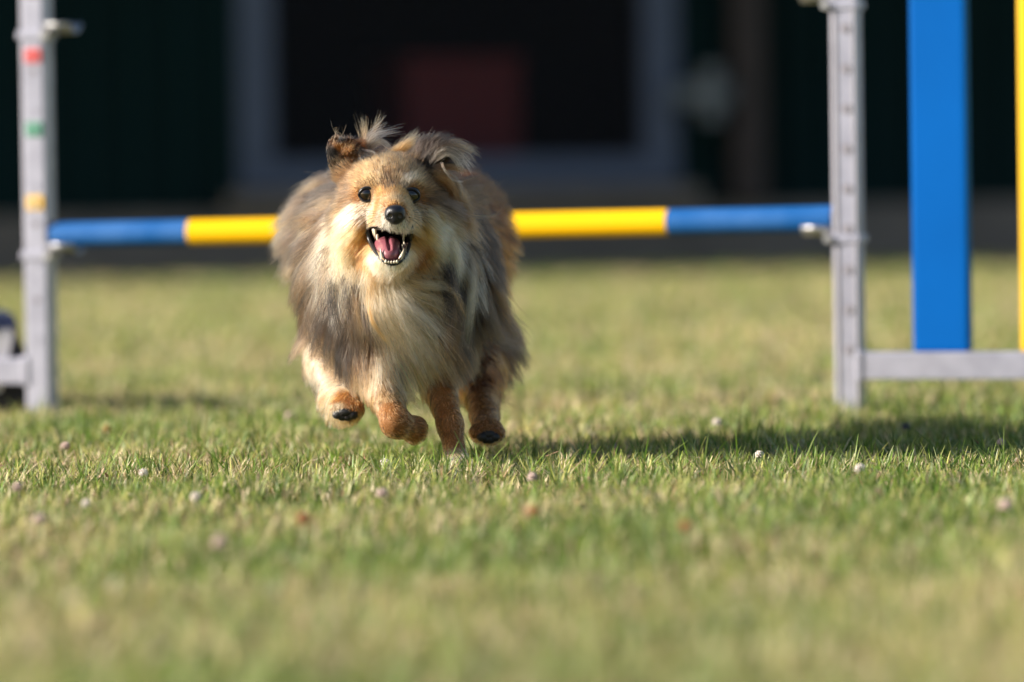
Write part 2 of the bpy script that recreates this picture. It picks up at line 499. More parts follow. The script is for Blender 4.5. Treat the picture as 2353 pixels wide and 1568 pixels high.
# left wing
wl = wing(pl, -1, 'scuffed aluminium jump wing with red, green and yellow tape at the left')
ml_ = jump_frame(pl).inverted()
_, z1 = local_on(ml_, 60, 852, 0.0)
box('base_tube', (-0.021 - 0.29, 0, z1), (0.58, 0.040, 0.040), M['aluminium'], wl, 0.003)
bm = bmesh.new(); add_box(bm, (-0.019, -0.005, z1), (0.012, 0.036, 0.046), 0.004); bm_obj('weld_collar', bm, M['aluminium'], wl)
box('outer_post', (-0.021 - 0.58 - 0.021, 0, 0.58), (0.040, 0.040, 1.16), M['aluminium'], wl, 0.003)
for yy, mt in ((128, 'red_tape'), (297, 'green_tape'), (466, 'yellow_tape')):
    _, z = local_on(ml_, 76, yy, -0.02)
    bm = bmesh.new()
    prof = 0.0215
    add_box(bm, (0.002, -0.0215, z), (0.027, 0.0016, 0.022), 0.0006)
    bm_obj('tape', bm, M[mt], wl)
    cyl('peg_hole', (0.002, -0.0225, z - 0.001), (0.002, -0.0240, z - 0.001), 0.006, M['steel'] if mt == 'yellow_tape' else M[mt], wl, seg=14)
for i in range(18):
    z = 0.105 + i * HP
    if i not in (5,): cyl('peg_hole', (0.002, -0.0195, z + 0.02), (0.002, -0.0212, z + 0.02), 0.0055, M['hole_shade'] if i % 2 else M['aluminium'], wl, seg=12)
# cups that carry bars, on both posts
def bar_cup(w, mi, px, py, side):
    """side: +1 reaches to local +x"""
    xx, z = local_on(mi, px, py, 0.0)
    bm = bmesh.new()
    n = 7
    for i in range(n):     # a shallow half shell
        t0, t1 = math.pi * (1.15 + 0.7 * i / n), math.pi * (1.15 + 0.7 * (i + 1) / n)
        r = 0.026
        q = [(side * 0.021, math.cos(t0) * r, math.sin(t0) * r), (side * 0.066, math.cos(t0) * r, math.sin(t0) * r),
             (side * 0.066, math.cos(t1) * r, math.sin(t1) * r), (side * 0.021, math.cos(t1) * r, math.sin(t1) * r)]
        bm.faces.new([bm.verts.new((a, b, c + z + 0.024)) for a, b, c in q])
    bmesh.ops.remove_doubles(bm, verts=bm.verts, dist=1e-5)
    o = bm_obj('bar_cup', bm, M['steel'], w, True)
    s = o.modifiers.new('thick', 'SOLIDIFY'); s.thickness = 0.002
    bm = bmesh.new()
    add_box(bm, (0, -0.0005, z - 0.006), (0.0465, 0.046, 0.012), 0.002)
    bm_obj('cup_clamp', bm, M['aluminium'], w)
    cyl('wing_bolt', (side * 0.024, -0.014, z - 0.006), (side * 0.024, -0.030, z - 0.006), 0.0075, M['steel'], w, r2=0.006, seg=14)
bar_cup(wr, mr_, 1905, 540, -1)
bar_cup(wr, mr_, 1902, 4, -1)
bar_cup(wl, ml_, 130, 578, 1)
bar_cup(wl, ml_, 118, 72, 1)
# the bar
_, zl = local_on(ml_, 118, 541, 0.0); _, zr = local_on(mr_, 1905, 503, 0.0)
A = pl + jd * 0.022 + Vector((0, 0, zl)); B = pr - jd * 0.022 + Vector((0, 0, zr))
bar = empty('jump_bar', A)
bdir = (B - A)
bar.rotation_euler = bdir.to_track_quat('X', 'Z').to_euler()
tag(bar, 'round jump bar in blue and yellow sections resting between two posts', 'jump bar')
BL = bdir.length
# measured joints along the bar
def bar_t(px):
    best, bt = 1e9, 0
    for i in range(2001):
        t = i / 2000
        c = CM.inverted() @ (A + bdir * t)
        X = c.x / -c.z * FPX + PW / 2
        if abs(X - px) < best: best, bt = abs(X - px), t
    return bt
BR = 0.0195
joints = [(115, 'bar_blue'), (437, 'bar_yellow'), (790, 'white_tape'), (800, 'bar_blue'), (1140, 'white_tape'), (1156, 'bar_yellow'), (1537, 'bar_blue'), (1908, None)]
for (a, mname), (b, _) in zip(joints[:-1], joints[1:]):
    t0, t1 = bar_t(a) * BL, bar_t(b) * BL
    if a == 115: t0 = 0.0
    if b == 1908: t1 = BL
    seg = cyl('bar_section', (t0 + 0.0004, 0, 0), (t1 - 0.0004, 0, 0), BR if mname != 'white_tape' else BR + 0.0004, M[mname], bar, seg=32)
cyl('end_cap', (0.0, 0, 0), (-0.004, 0, 0), BR * 0.96, M['black_rubber'], bar, seg=24)
cyl('end_cap', (BL, 0, 0), (BL + 0.004, 0, 0), BR * 0.96, M['black_rubber'], bar, seg=24)

# low ramp whose end shows behind the left wing
rb = on_plane(20, 962)
rb.z = 0
ramp = empty('agility_ramp', rb, R(8))
tag(ramp, 'black agility ramp end with blue top and white strip behind left wing', 'ramp')
mi = (Matrix.Translation(rb) @ Matrix.Rotation(R(8), 4, 'Z')).inverted()
rxr, _ = local_on(mi, 64, 900, 0); rxt, rzt = local_on(mi, 36, 728, 0); rxm, rzm = local_on(mi, 60, 811, 0)
def prism(name, poly, y0, y1, mat, parent):
    bm = bmesh.new()
    f = [bm.verts.new((a, y0, b)) for a, b in poly]; g = [bm.verts.new((a, y1, b)) for a, b in poly]
    n = len(poly)
    bm.faces.new(f); bm.faces.new(g[::-1])
    for i in range(n): bm.faces.new((f[i], g[i], g[(i + 1) % n], f[(i + 1) % n]))
    bmesh.ops.recalc_face_normals(bm, faces=bm.faces)
    return bm_obj(name, bm, mat, parent)
prism('ramp_side', [(rxr - 0.7, 0), (rxr, 0), (rxr, 0.02), (rxm, rzm), (rxt, rzt - 0.02), (rxt - 0.6, rzt - 0.02)], 0, 0.30, M['black_rubber'], ramp)
prism('ramp_top', [(rxt - 0.62, rzt - 0.018), (rxt + 0.004, rzt - 0.018), (rxt - 0.004, rzt + 0.004), (rxt - 0.62, rzt + 0.004)], -0.012, 0.312, M['ramp_blue'], ramp)
wa, wza = local_on(mi, 25, 765, -0.006); wb, wzb = local_on(mi, -14, 900, -0.006); wc, _ = local_on(mi, 2, 900, -0.006); wd, wzd = local_on(mi, -6, 770, -0.006)
prism('contact_strip', [(wb - 0.02, wzb), (wc, wzb), (wa + 0.004, wza), (wa - 0.008, wza + 0.012), (wd - 0.02, wza - 0.012)], -0.010, -0.001, M['ramp_white'], ramp)
tq, tz = local_on(mi, 0, 745, -0.006)
prism('side_panel', [(tq - 0.06, tz - 0.012), (wa - 0.016, wza + 0.016), (wa - 0.004, tz + 0.004), (tq - 0.06, tz + 0.006)], -0.009, -0.001, M['ramp_blue'], ramp)
# ------------------------------------------------------------------ the dog: body as one surface
D0 = 6.86
PXM = D0 / FPX                                   # metres per picture unit at the dog's face
def Q(px, py, dy=0.0): return np.array(at(px, py, D0 + dy))
LO = np.array([-0.305, D0 - .14, -0.012]); HI = np.array([0.075, D0 + .98, 0.47]); VX = 0.0021
NG = np.ceil((HI - LO) / VX).astype(int)
SDF = np.full(NG, 0.2, np.float32)
def sub(lo, hi):
    a = np.clip(np.floor((np.array(lo) - LO) / VX).astype(int), 0, NG); b = np.clip(np.ceil((np.array(hi) - LO) / VX).astype(int) + 1, 0, NG)
    sl_ = tuple(slice(a[i], b[i]) for i in range(3))
    ax = [(LO[i] + VX * np.arange(a[i], b[i])).astype(np.float32) for i in range(3)]
    return sl_, np.meshgrid(*ax, indexing='ij', sparse=True)
def smin(a, b, k):
    h = np.clip(0.5 + 0.5 * (b - a) / k, 0, 1)
    return b * (1 - h) + a * h - k * h * (1 - h)
def d_cone(P, a, b, ra, rb):
    x, y, z = P
    ba = b - a
    t = np.clip(((x - a[0]) * ba[0] + (y - a[1]) * ba[1] + (z - a[2]) * ba[2]) / max(1e-9, ba @ ba), 0, 1)
    return np.sqrt((x - a[0] - ba[0] * t) ** 2 + (y - a[1] - ba[1] * t) ** 2 + (z - a[2] - ba[2] * t) ** 2) - (ra + (rb - ra) * t)
def d_ell(P, c, r, rot=None):
    x, y, z = P[0] - c[0], P[1] - c[1], P[2] - c[2]
    if rot is not None:
        m = np.array(Euler(tuple(R(v) for v in rot)).to_matrix()).T
        x, y, z = (m[0, 0] * x + m[0, 1] * y + m[0, 2] * z, m[1, 0] * x + m[1, 1] * y + m[1, 2] * z, m[2, 0] * x + m[2, 1] * y + m[2, 2] * z)
    k0 = np.sqrt((x / r[0]) ** 2 + (y / r[1]) ** 2 + (z / r[2]) ** 2)
    k1 = np.sqrt((x / r[0] ** 2) ** 2 + (y / r[1] ** 2) ** 2 + (z / r[2] ** 2) ** 2)
    return k0 * (k0 - 1) / np.maximum(k1, 1e-6)
def cone(p, q, ra, rb, k=0.012):
    a, b = Q(*p), Q(*q)
    m = max(ra, rb) + k + 0.012
    s_, P = sub(np.minimum(a, b) - m, np.maximum(a, b) + m)
    SDF[s_] = smin(SDF[s_], d_cone(P, a, b, ra, rb), k)
def ell(p, r, k=0.012, rot=None):
    c = Q(*p)
    m = max(r) + k + 0.012
    s_, P = sub(c - m, c + m)
    SDF[s_] = smin(SDF[s_], d_ell(P, c, r, rot), k)
# trunk
ell((912, 635, .20), (.088, .105, .104), .03)
cone((912, 605, .22), (930, 570, .50), .100, .104, .03)
ell((930, 560, .56), (.128, .11, .108), .03)
ell((792, 530, .42), (.060, .09, .055), .04)
cone((905, 560, .13), (912, 610, .22), .074, .098, .04)       # neck
cone((930, 560, .66), (950, 520, .80), .030, .018, .03)       # tail, streaming behind
cone((950, 520, .80), (965, 505, .93), .018, .010, .01)
# head
ell((893, 437, .078), (.050, .062, .0405), .015)
cone((898, 454, .045), (906, 490, -.034), .0285, .0165, .014)  # muzzle
cone((906, 498, -.020), (907, 500, -.036), .0160, .0155, .010)
ell((836, 498, .070), (.031, .045, .034), .020)
ell((958, 498, .068), (.033, .045, .034), .020)
ell((850, 428, .034), (.018, .018, .012), .012)                # brows
ell((940, 430, .034), (.018, .018, .012), .012)
cone((877, 509, .012), (893, 508, -.024), .0145, .0120, .010)  # lip pads
cone((934, 509, .012), (921, 508, -.024), .0145, .0120, .010)
# lower jaw
cone((893, 562, .062), (899, 590, -.006), .027, .0118, .012)
cone((862, 545, .052), (886, 592, .000), .012, .0095, .008)
cone((930, 545, .052), (914, 592, .000), .012, .0095, .008)
# ears
ell((782, 362, .088), (.0165, .0055, .026), .006, (0, -18, 25))
ell((800, 340, .082), (.019, .0055, .0145), .006, (35, 10, 20))
cone((800, 395, .085), (786, 372, .088), .014, .010, .010)
ell((990, 354, .090), (.020, .006, .017), .006, (-20, 28, -20))
ell((1012, 354, .086), (.015, .0055, .010), .006, (-10, 35, -30))
cone((965, 385, .088), (985, 360, .090), .016, .012, .010)
# front legs
cone((985, 770, .17), (1008, 880, .185), .038, .0205, .02)
cone((1008, 880, .185), (1034, 975, .13), .0190, .0140, .01)
cone((1034, 975, .13), (1049, 1054, .105), .0138, .0130, .01)
ell((1050, 1064, .094), (.0165, .024, .0120), .008)
cone((868, 800, .16), (884, 905, .125), .038, .0200, .02)
cone((884, 905, .125), (908, 972, .085), .0180, .0160, .01)
cone((908, 972, .085), (944, 984, .120), .0155, .0140, .01)
ell((956, 990, .128), (.012, .018, .0165), .008, (0, 20, 0))
# hind legs
cone((790, 730, .50), (757, 840, .36), .050, .030, .03)
cone((757, 840, .36), (780, 912, .235), .025, .018, .015)
cone((778, 912, .235), (797, 934, .165), .020, .0175, .01)
ell((796, 938, .158), (.0195, .022, .0155), .008)
cone((1060, 730, .50), (1098, 850, .36), .050, .030, .03)
cone((1098, 850, .36), (1112, 950, .250), .024, .0160, .015)
cone((1112, 950, .250), (1118, 988, .205), .0160, .0160, .01)
ell((1119, 992, .198), (.0200, .022, .0150), .008)
# toes
def toes(c, spread, r, dx, n=4):
    for i in range(n):
        u = i / (n - 1) - 0.5
        p = (c[0] + dx[0] + u * spread, c[1] + dx[1] + abs(u) * -6, c[2] + dx[2] + abs(u) * 0.008)
        ell(p, (r, r * 1.25, r), .005)
toes((1050, 1068, .094), 44, .0072, (0, 0, -.019))
toes((796, 940, .158), 50, .0080, (0, 2, -.018))
toes((1119, 996, .198), 52, .0080, (0, 2, -.018))
# mouth opening: carved under the palate
CARVE = np.full(NG, 0.2, np.float32)
ca, cb, cc_ = Q(893, 545, .055), Q(900, 576, -.006), Q(902, 578, -.06)
s_, P = sub(np.minimum(np.minimum(ca, cb), cc_) - .03, np.maximum(np.maximum(ca, cb), cc_) + .03)
dcv = smin(d_cone(P, ca, cb, .0225, .0120), d_cone(P, cb, cc_, .0120, .0150), .004)
dcv = smin(dcv, d_ell(P, Q(893, 542, .02), (.0240, .06, .0200)), .004)
zp = Q(893, 523, 0)[2]
dcv = np.maximum(dcv, P[2] - zp - 0.25 * np.abs(P[0] - Q(893, 0, 0)[0]) * 0 )
CARVE[s_] = dcv
SDF = np.maximum(SDF, -CARVE)
# eye sockets
EYES = [(843.5, 446.0), (945.0, 449.0)]

def surface_nets(S):
    ins = S < 0
    n = np.array(S.shape) - 1
    cnt = np.zeros(n, np.int8)
    for i in (0, 1):
        for j in (0, 1):
            for k in (0, 1):
                cnt += ins[i:i + n[0], j:j + n[1], k:k + n[2]]
    act = np.argwhere((cnt > 0) & (cnt < 8))
    vid = np.full(n, -1, np.int32)
    vid[tuple(act.T)] = np.arange(len(act))
    acc = np.zeros((len(act), 3)); num = np.zeros(len(act))
    cor = [(i, j, k) for i in (0, 1) for j in (0, 1) for k in (0, 1)]
    vals = {c: S[act[:, 0] + c[0], act[:, 1] + c[1], act[:, 2] + c[2]] for c in cor}
    for a in cor:
        for ax in range(3):
            if a[ax]: continue
            b = list(a); b[ax] = 1; b = tuple(b)
            va, vb = vals[a], vals[b]
            m = (va < 0) != (vb < 0)
            t = np.where(m, va / np.where(m, va - vb, 1), 0)
            p = np.array(a, float)[None, :].repeat(len(act), 0); p[:, ax] = t
            acc[m] += p[m]; num[m] += 1
    V = act + acc / num[:, None]
    F = []
    for ax in range(3):
        o1, o2 = (ax + 1) % 3, (ax + 2) % 3
        lo = [slice(1, -1)] * 3; lo[ax] = slice(0, -1)
        hi = list(lo); hi[ax] = slice(1, None)
        A_, B_ = ins[tuple(lo)], ins[tuple(hi)]
        for flip in (False, True):
            e = np.argwhere((A_ & ~B_) if not flip else (~A_ & B_))
            off_ = np.array([1, 1, 1]); off_[ax] = 0
            e = e + off_
            q = []
            for (u, w) in ((0, 0), (1, 0), (1, 1), (0, 1)):
                c = e.copy(); c[:, o1] -= u; c[:, o2] -= w
                ok = np.all((c >= 0) & (c < n), axis=1)
                c = np.clip(c, 0, n - 1)
                q.append(vid[c[:, 0], c[:, 1], c[:, 2]])
            q = np.stack(q, 1)
            q = q[(q >= 0).all(1)]
            F.append(q if not flip else q[:, ::-1])
    return V, np.concatenate(F)
bV, bF = surface_nets(SDF)
bV = bV * VX + LO
BASE = np.array([float(Q(915, 0, .3)[0]), D0 + .25, 0.0])
bvh = BVHTree.FromPolygons([tuple(v) for v in bV], [tuple(f) for f in bF])
tri = np.concatenate([bF[:, [0, 1, 2]], bF[:, [0, 2, 3]]])
CO = np.array(CM.translation)
def hit(px, py, dflt=0.2):
    d = (at(px, py, 1.0) - CM.translation).normalized()
    h = bvh.ray_cast(CM.translation, d)
    if h[0] is None:
        h = bvh.find_nearest(Vector(Q(px, py, dflt)))
    return np.array(h[0]), np.array(h[1])
def sample(G, P):
    q = np.clip((P - LO) / VX, 1, np.array(NG) - 2.001)
    i = q.astype(int); f = (q - i)
    i0, i1, i2 = i.T; f0, f1, f2 = f.T
    r = 0
    for a in (0, 1):
        for b in (0, 1):
            for c in (0, 1):
                r = r + G[i0 + a, i1 + b, i2 + c] * (f0 if a else 1 - f0) * (f1 if b else 1 - f1) * (f2 if c else 1 - f2)
    return r
def grad(G, P, e=0.003):
    g = np.stack([sample(G, P + np.eye(3)[k] * e) - sample(G, P - np.eye(3)[k] * e) for k in range(3)], 1)
    return g / np.maximum(np.linalg.norm(g, axis=1, keepdims=True), 1e-6)

# ------------------------------------------------------------------ coat plan: direction, length, colour over the body
CR, OR, TN = (.70, .49, .29), (.44, .17, .042), (.27, .14, .058)
LG = (.42, .175, .052)
GB, DK, WH = (.042, .027, .018), (.009, .007, .006), (.85, .74, .60)
GR, RU, LT = (.125, .092, .070), (.17, .050, .014), (.45, .27, .125)
# px, py, angle (0 right, 90 up), back, length cm, lift, root colour, tip colour, chance of dark hair
CPS = [
 # bridge and forehead
 (906, 470, 92, .6, .45, .12, OR, TN, .05), (905, 455, 92, .7, .55, .12, LT, TN, .05), (884, 462, 140, .6, .5, .12, OR, LT, .05), (928, 464, 40, .6, .5, .12, OR, LT, .05),
 (896, 437, 91, .7, .7, .15, OR, TN, .15), (872, 440, 125, .6, .6, .12, OR, OR, .05), (920, 440, 55, .6, .6, .12, OR, OR, .05),
 (893, 428, 92, .7, .7, .12, GB, TN, .5), (893, 408, 92, .7, .8, .12, GB, TN, .5), (876, 412, 105, .7, .8, .12, TN, LT, .4), (911, 412, 78, .7, .8, .12, TN, LT, .4), (893, 395, 92, .7, .9, .15, TN, TN, .5), (865, 400, 110, .7, .9, .15, LT, TN, .4), (922, 398, 70, .7, .9, .15, TN, TN, .4),
 (893, 384, 92, .8, 1.0, .2, LT, TN, .40), (866, 384, 102, .8, 1.0, .2, LT, TN, .35), (922, 384, 80, .8, 1.0, .2, LT, TN, .40),
 (893, 368, 92, 1.1, 1.1, .2, LT, TN, .2), (855, 375, 112, 1.0, 1.2, .2, LT, TN, .25), (935, 373, 70, 1.0, 1.2, .2, LT, TN, .25),
 (852, 418, 118, .5, .8, .15, LT, OR, .08), (836, 430, 130, .5, .8, .15, LT, OR, .15), (934, 416, 66, .5, .8, .2, CR, CR, .02), (952, 430, 45, .5, .8, .2, OR, LT, .05),
 (822, 410, 145, .7, 1.2, .2, TN, TN, .35), (808, 436, 172, .8, 1.4, .2, TN, GR, .4), (962, 405, 45, .7, 1.2, .18, LT, TN, .35), (978, 430, 20, .8, 1.5, .2, TN, TN, .4), (800, 458, 200, .8, 1.6, .2, TN, GB, .5), (783, 482, 215, .7, 2.6, .3, LT, GB, .4), (985, 458, -20, .8, 1.5, .18, TN, GB, .45), (1003, 482, 318, .7, 2.4, .25, LT, GR, .3),
 (822, 450, 195, .7, .9, .12, OR, DK, .6), (968, 453, -15, .7, .9, .12, OR, DK, .6),
 (795, 405, 150, .7, 1.8, .3, TN, GB, .25),
 # cheeks
 (835, 475, 215, .4, .7, .12, CR, WH, .01), (858, 472, 215, .4, .5, .1, LT, CR, .03), (812, 484, 212, .5, 1.2, .18, CR, WH, .02), (868, 478, 200, .5, .4, .1, OR, OR, .08), (795, 505, 222, .5, 2.4, .35, CR, LT, .05),
 (870, 500, 205, .5, .4, .1, LT, CR, .03), (852, 505, 212, .5, .6, .1, OR, LT, .06), (815, 520, 225, .4, 2.2, .3, OR, LT, .05), (830, 548, 228, .4, 2.4, .25, OR, RU, .12), (845, 530, 225, .4, 1.6, .2, OR, OR, .08),
 (848, 578, 238, .3, 2.4, .25, OR, RU, .15), (800, 545, 228, .5, 3.2, .4, CR, LT, .06),
 (935, 478, 320, .4, .6, .12, OR, LT, .03), (958, 478, 325, .4, .8, .15, LT, CR, .03), (940, 500, 330, .5, .4, .1, OR, LT, .03), (956, 504, 325, .5, .6, .1, OR, LT, .06), (985, 490, 318, .5, 1.6, .25, LT, CR, .04),
 (1008, 515, 310, .5, 2.4, .3, CR, WH, .03), (965, 525, 318, .4, 2.4, .3, LT, OR, .06), (965, 558, 312, .4, 2.4, .25, OR, RU, .12), (990, 550, 308, .5, 3.2, .4, LT, CR, .06),
 (948, 585, 300, .3, 2.2, .25, OR, RU, .15),
 (890, 515, 255, .1, .4, .15, WH, CR, 0), (925, 515, 285, .1, .4, .15, WH, CR, 0), (908, 519, 270, .1, .35, .15, WH, WH, 0),
 (900, 609, 270, .1, .9, .25, WH, CR, 0), (880, 600, 255, .2, .8, .2, CR, LT, .05), (925, 600, 290, .2, .8, .2, CR, LT, .05),
 (862, 590, 240, .3, 1.8, .3, LT, CR, .05), (940, 605, 300, .3, 2.2, .3, OR, LT, .08),
 # throat, ruff and chest
 (895, 640, 275, .2, 3.6, .4, OR, CR, .08), (860, 640, 262, .3, 4.0, .4, LT, CR, .08), (930, 640, 300, .2, 4.0, .4, LT, CR, .08),
 (870, 680, 275, .2, 5.0, .35, CR, LT, .10), (905, 690, 288, .2, 5.5, .35, CR, WH, .06), (945, 680, 305, .2, 5.5, .35, CR, WH, .06), (985, 665, 318, .2, 5.0, .35, LT, CR, .12),
 (845, 720, 278, .2, 5.5, .35, GB, TN, .40), (885, 740, 288, .2, 6.0, .35, CR, WH, .10), (925, 745, 298, .2, 6.5, .35, CR, WH, .06), (965, 740, 306, .2, 6.0, .35, CR, LT, .12), (1005, 720, 304, .2, 5.5, .35, TN, GB, .30),
 (810, 690, 266, .2, 5.5, .35, TN, GB, .35), (800, 740, 274, .2, 6.0, .35, GB, DK, .70), (775, 690, 255, .3, 5.5, .4, GB, GB, .55), (750, 740, 266, .3, 5.5, .4, GB, TN, .60),
 (800, 640, 252, .3, 5.0, .4, CR, WH, .06), (775, 600, 240, .4, 5.0, .45, CR, CR, .10), (770, 560, 228, .5, 4.5, .4, CR, CR, .12), (760, 520, 216, .6, 4.0, .45, TN, GR, .25),
 (765, 480, 205, .7, 4.0, .45, GR, LT, .20), (770, 440, 195, .7, 3.6, .4, GB, GR, .25), (740, 600, 240, .5, 5.0, .45, CR, GR, .30), (735, 650, 246, .5, 5.0, .4, GB, TN, .45), (725, 690, 252, .5, 5.0, .4, GB, TN, .5),
 (840, 790, 284, .2, 5.0, .3, GB, TN, .35), (880, 800, 288, .2, 5.0, .3, CR, CR, .10), (925, 810, 294, .2, 5.0, .3, CR, CR, .06), (970, 800, 300, .2, 5.0, .3, CR, TN, .15), (1010, 780, 296, .2, 5.5, .3, TN, GB, .35),
 (900, 850, 284, .2, 2.8, .2, CR, CR, .04), (950, 840, 288, .2, 2.8, .2, CR, CR, .06), (850, 850, 280, .2, 3.0, .25, CR, TN, .12), (1000, 850, 286, .2, 3.0, .25, CR, GB, .2),
 (1015, 560, 298, .4, 4.5, .4, CR, WH, .06), (1030, 600, 290, .3, 4.5, .4, CR, GR, .15), (1035, 640, 282, .3, 5.0, .4, GR, DK, .55), (1040, 700, 284, .3, 5.5, .4, GB, DK, .75), (1060, 760, 284, .3, 5.5, .4, GB, GB, .65),
 (1010, 470, 330, .6, 3.6, .4, GB, GR, .25), (1030, 510, 312, .6, 4.0, .4, GB, LT, .25), (1050, 550, 302, .5, 4.5, .4, GR, GB, .3), (1065, 600, 288, .4, 5.0, .4, GR, WH, .2), (1075, 660, 284, .4, 5.0, .4, GR, GB, .4),
 (1090, 540, 312, .6, 4.0, .4, GB, GB, .5), (1100, 600, 300, .5, 4.5, .4, GB, GR, .55), (1105, 670, 294, .5, 5.0, .4, GB, GB, .55), (1115, 740, 298, .5, 5.5, .45, GB, GR, .55),  # right side: sable, with extra dark hair to put its shade into the colour
 # flanks and legs
 (735, 790, 275, .4, 1.6, .2, CR, CR, .03), (745, 860, 285, .3, 1.2, .15, CR, WH, .02), (780, 915, 250, .2, 1.3, .2, OR, OR, .04), (805, 925, 260, .1, .6, .1, OR, OR, .10), (782, 938, 250, .1, .45, .1, CR, LT, .03), (796, 945, 270, .1, .35, .1, OR, DK, .3), (765, 890, 255, .3, 2.0, .3, CR, OR, .03),
 (1110, 800, 280, .4, 2.0, .25, RU, OR, .1), (1110, 860, 282, .3, 1.5, .2, RU, OR, .06), (1112, 930, 285, .2, .7, .08, LG, TN, .1), (1119, 980, 270, .1, .35, .04, LG, TN, .1),
 (885, 905, 285, .2, .8, .06, LT, LG, .06), (892, 940, 285, .1, .4, .03, LG, TN, .15), (910, 980, 330, .1, .35, .03, LG, TN, .15), (955, 985, 340, .2, .4, .1, LG, TN, .05),
 (1008, 880, 285, .2, .8, .06, LG, TN, .1), (1025, 940, 282, .1, .4, .03, LG, TN, .15), (1038, 985, 278, .1, .35, .03, LG, TN, .12), (1044, 1012, 270, .05, .35, .03, LG, LT, .05), (1048, 1042, 270, .05, .4, .08, CR, WH, 0), (1050, 1064, 270, .05, .4, .08, WH, CR, 0),
 # ears
 (778, 378, 112, .3, .6, .06, GB, TN, .3), (768, 352, 100, .3, .4, .05, DK, DK, .5), (786, 340, 60, .2, .5, .12, OR, OR, .1), (802, 338, 60, .2, .6, .15, RU, OR, .15), (818, 338, 40, .3, .9, .2, RU, DK, .4), (785, 320, 90, .2, .4, .05, DK, DK, .5),
 (980, 372, 62, .5, 1.6, .25, GB, DK, .5), (1000, 350, 40, .5, 2.0, .25, GB, DK, .6), (1025, 352, 0, .5, 2.4, .25, GB, DK, .6), (985, 345, 60, .6, 1.6, .25, GB, DK, .5),
]
CPW = [  # places the camera does not face: world offsets as (px, py, dy)
 (700, 440, .45, 200, .9, 4.0, .35, GR, LT, .25), (740, 420, .50, 200, 1.0, 3.0, .25, GR, GB, .3), (820, 400, .42, 120, 1.0, 4.0, .3, GB, GR, .35), (930, 395, .45, 90, 1.0, 4.0, .3, GB, DK, .45),
 (1040, 405, .45, 40, 1.0, 4.0, .35, RU, GB, .35), (1100, 450, .45, -10, .9, 3.6, .35, RU, GB, .3), (1130, 560, .45, -50, .7, 3.2, .35, RU, OR, .15), (1130, 660, .45, -68, .5, 3.4, .35, RU, OR, .15),
 (1140, 740, .45, -62, .5, 4.5, .4, RU, GR, .25), (690, 560, .45, 225, .7, 4.0, .35, GR, TN, .3), (700, 680, .45, 255, .5, 2.6, .25, TN, GB, .25), (720, 780, .42, 262, .4, 1.4, .2, CR, LT, .05), (680, 480, .45, 200, .6, 4.5, .4, GR, LT, .25), (740, 440, .42, 205, .8, 4.0, .3, GR, LT, .25), (930, 560, .68, 90, 1.5, 6.0, .35, GB, DK, .4),
 (950, 500, .85, 60, 1.2, 9.0, .4, GB, TN, .3), (930, 690, .65, 265, .8, 6.0, .4, CR, OR, .1), (920, 760, .35, 280, .4, 3.0, .3, CR, CR, .05), (860, 520, .2, 180, .8, 5.0, .35, GB, GR, .3), (960, 480, .2, 30, .9, 5.0, .35, TN, GB, .3),
 (930, 400, .16, 75, .9, 3.0, .35, OR, LT, .15), (880, 385, .16, 100, .9, 3.0, .35, TN, GB, .2),
]
cpP, cpF, cpL, cpLift, cpA, cpB, cpD = [], [], [], [], [], [], []
def add_cp(p, ang, back, ln, lift, ca_, cb2, dk):
    cpP.append(p)
    v = np.array([math.cos(R(ang)), back, math.sin(R(ang))]); cpF.append(v / np.linalg.norm(v))
    cpL.append(ln / 100); cpLift.append(lift); cpA.append(ca_); cpB.append(cb2); cpD.append(dk)
for c in CPS: add_cp(hit(c[0], c[1])[0], *c[2:])
for c in CPW: add_cp(np.array(bvh.find_nearest(Vector(Q(*c[:3])))[0]), *c[3:])
cpP, cpF, cpL, cpLift, cpA, cpB, cpD = map(np.array, (cpP, cpF, cpL, cpLift, cpA, cpB, cpD))
CPALL = np.concatenate([cpF, cpL[:, None], cpLift[:, None], cpA, cpB, cpD[:, None]], 1)
def coat(P):
    out = np.zeros((len(P), CPALL.shape[1]))
    for s in range(0, len(P), 20000):
        d2 = ((P[s:s + 20000, None, :] - cpP[None]) ** 2).sum(2)
        w = 1 / (d2 + 0.004 ** 2) ** 2.6
        w /= w.sum(1, keepdims=True)
        out[s:s + 20000] = w @ CPALL
    f = out[:, :3]; f /= np.maximum(np.linalg.norm(f, axis=1, keepdims=True), 1e-6)
    return f, out[:, 3], out[:, 4], out[:, 5:8], out[:, 8:11], out[:, 11]

# body mesh; skin is the coat colour, darkened for shade between hairs
fC, lC, _, aC, bC, dC = coat(bV)
skin = aC * (1 - 0.35 * dC[:, None]) * 0.5
inm = sample(CARVE, bV)
skin = np.where((inm < 0.0016)[:, None], np.array([[0.030, 0.012, 0.013]]), skin)
me = np_mesh('dog', bV - BASE, [bF], skin)
me.polygons.foreach_set('use_smooth', [True] * len(me.polygons))
M['dog_skin'] = material('dog_skin', (0.3, 0.2, 0.1), 0.7, 0, 0.2, attr='tint')
dog = link_mesh('dog', me, M['dog_skin'])
dog.location = BASE
tag(dog, 'shaggy grey, tan and cream sheepdog running at the camera with open mouth', 'dog')
def local(p): return tuple(np.asarray(p) - BASE)

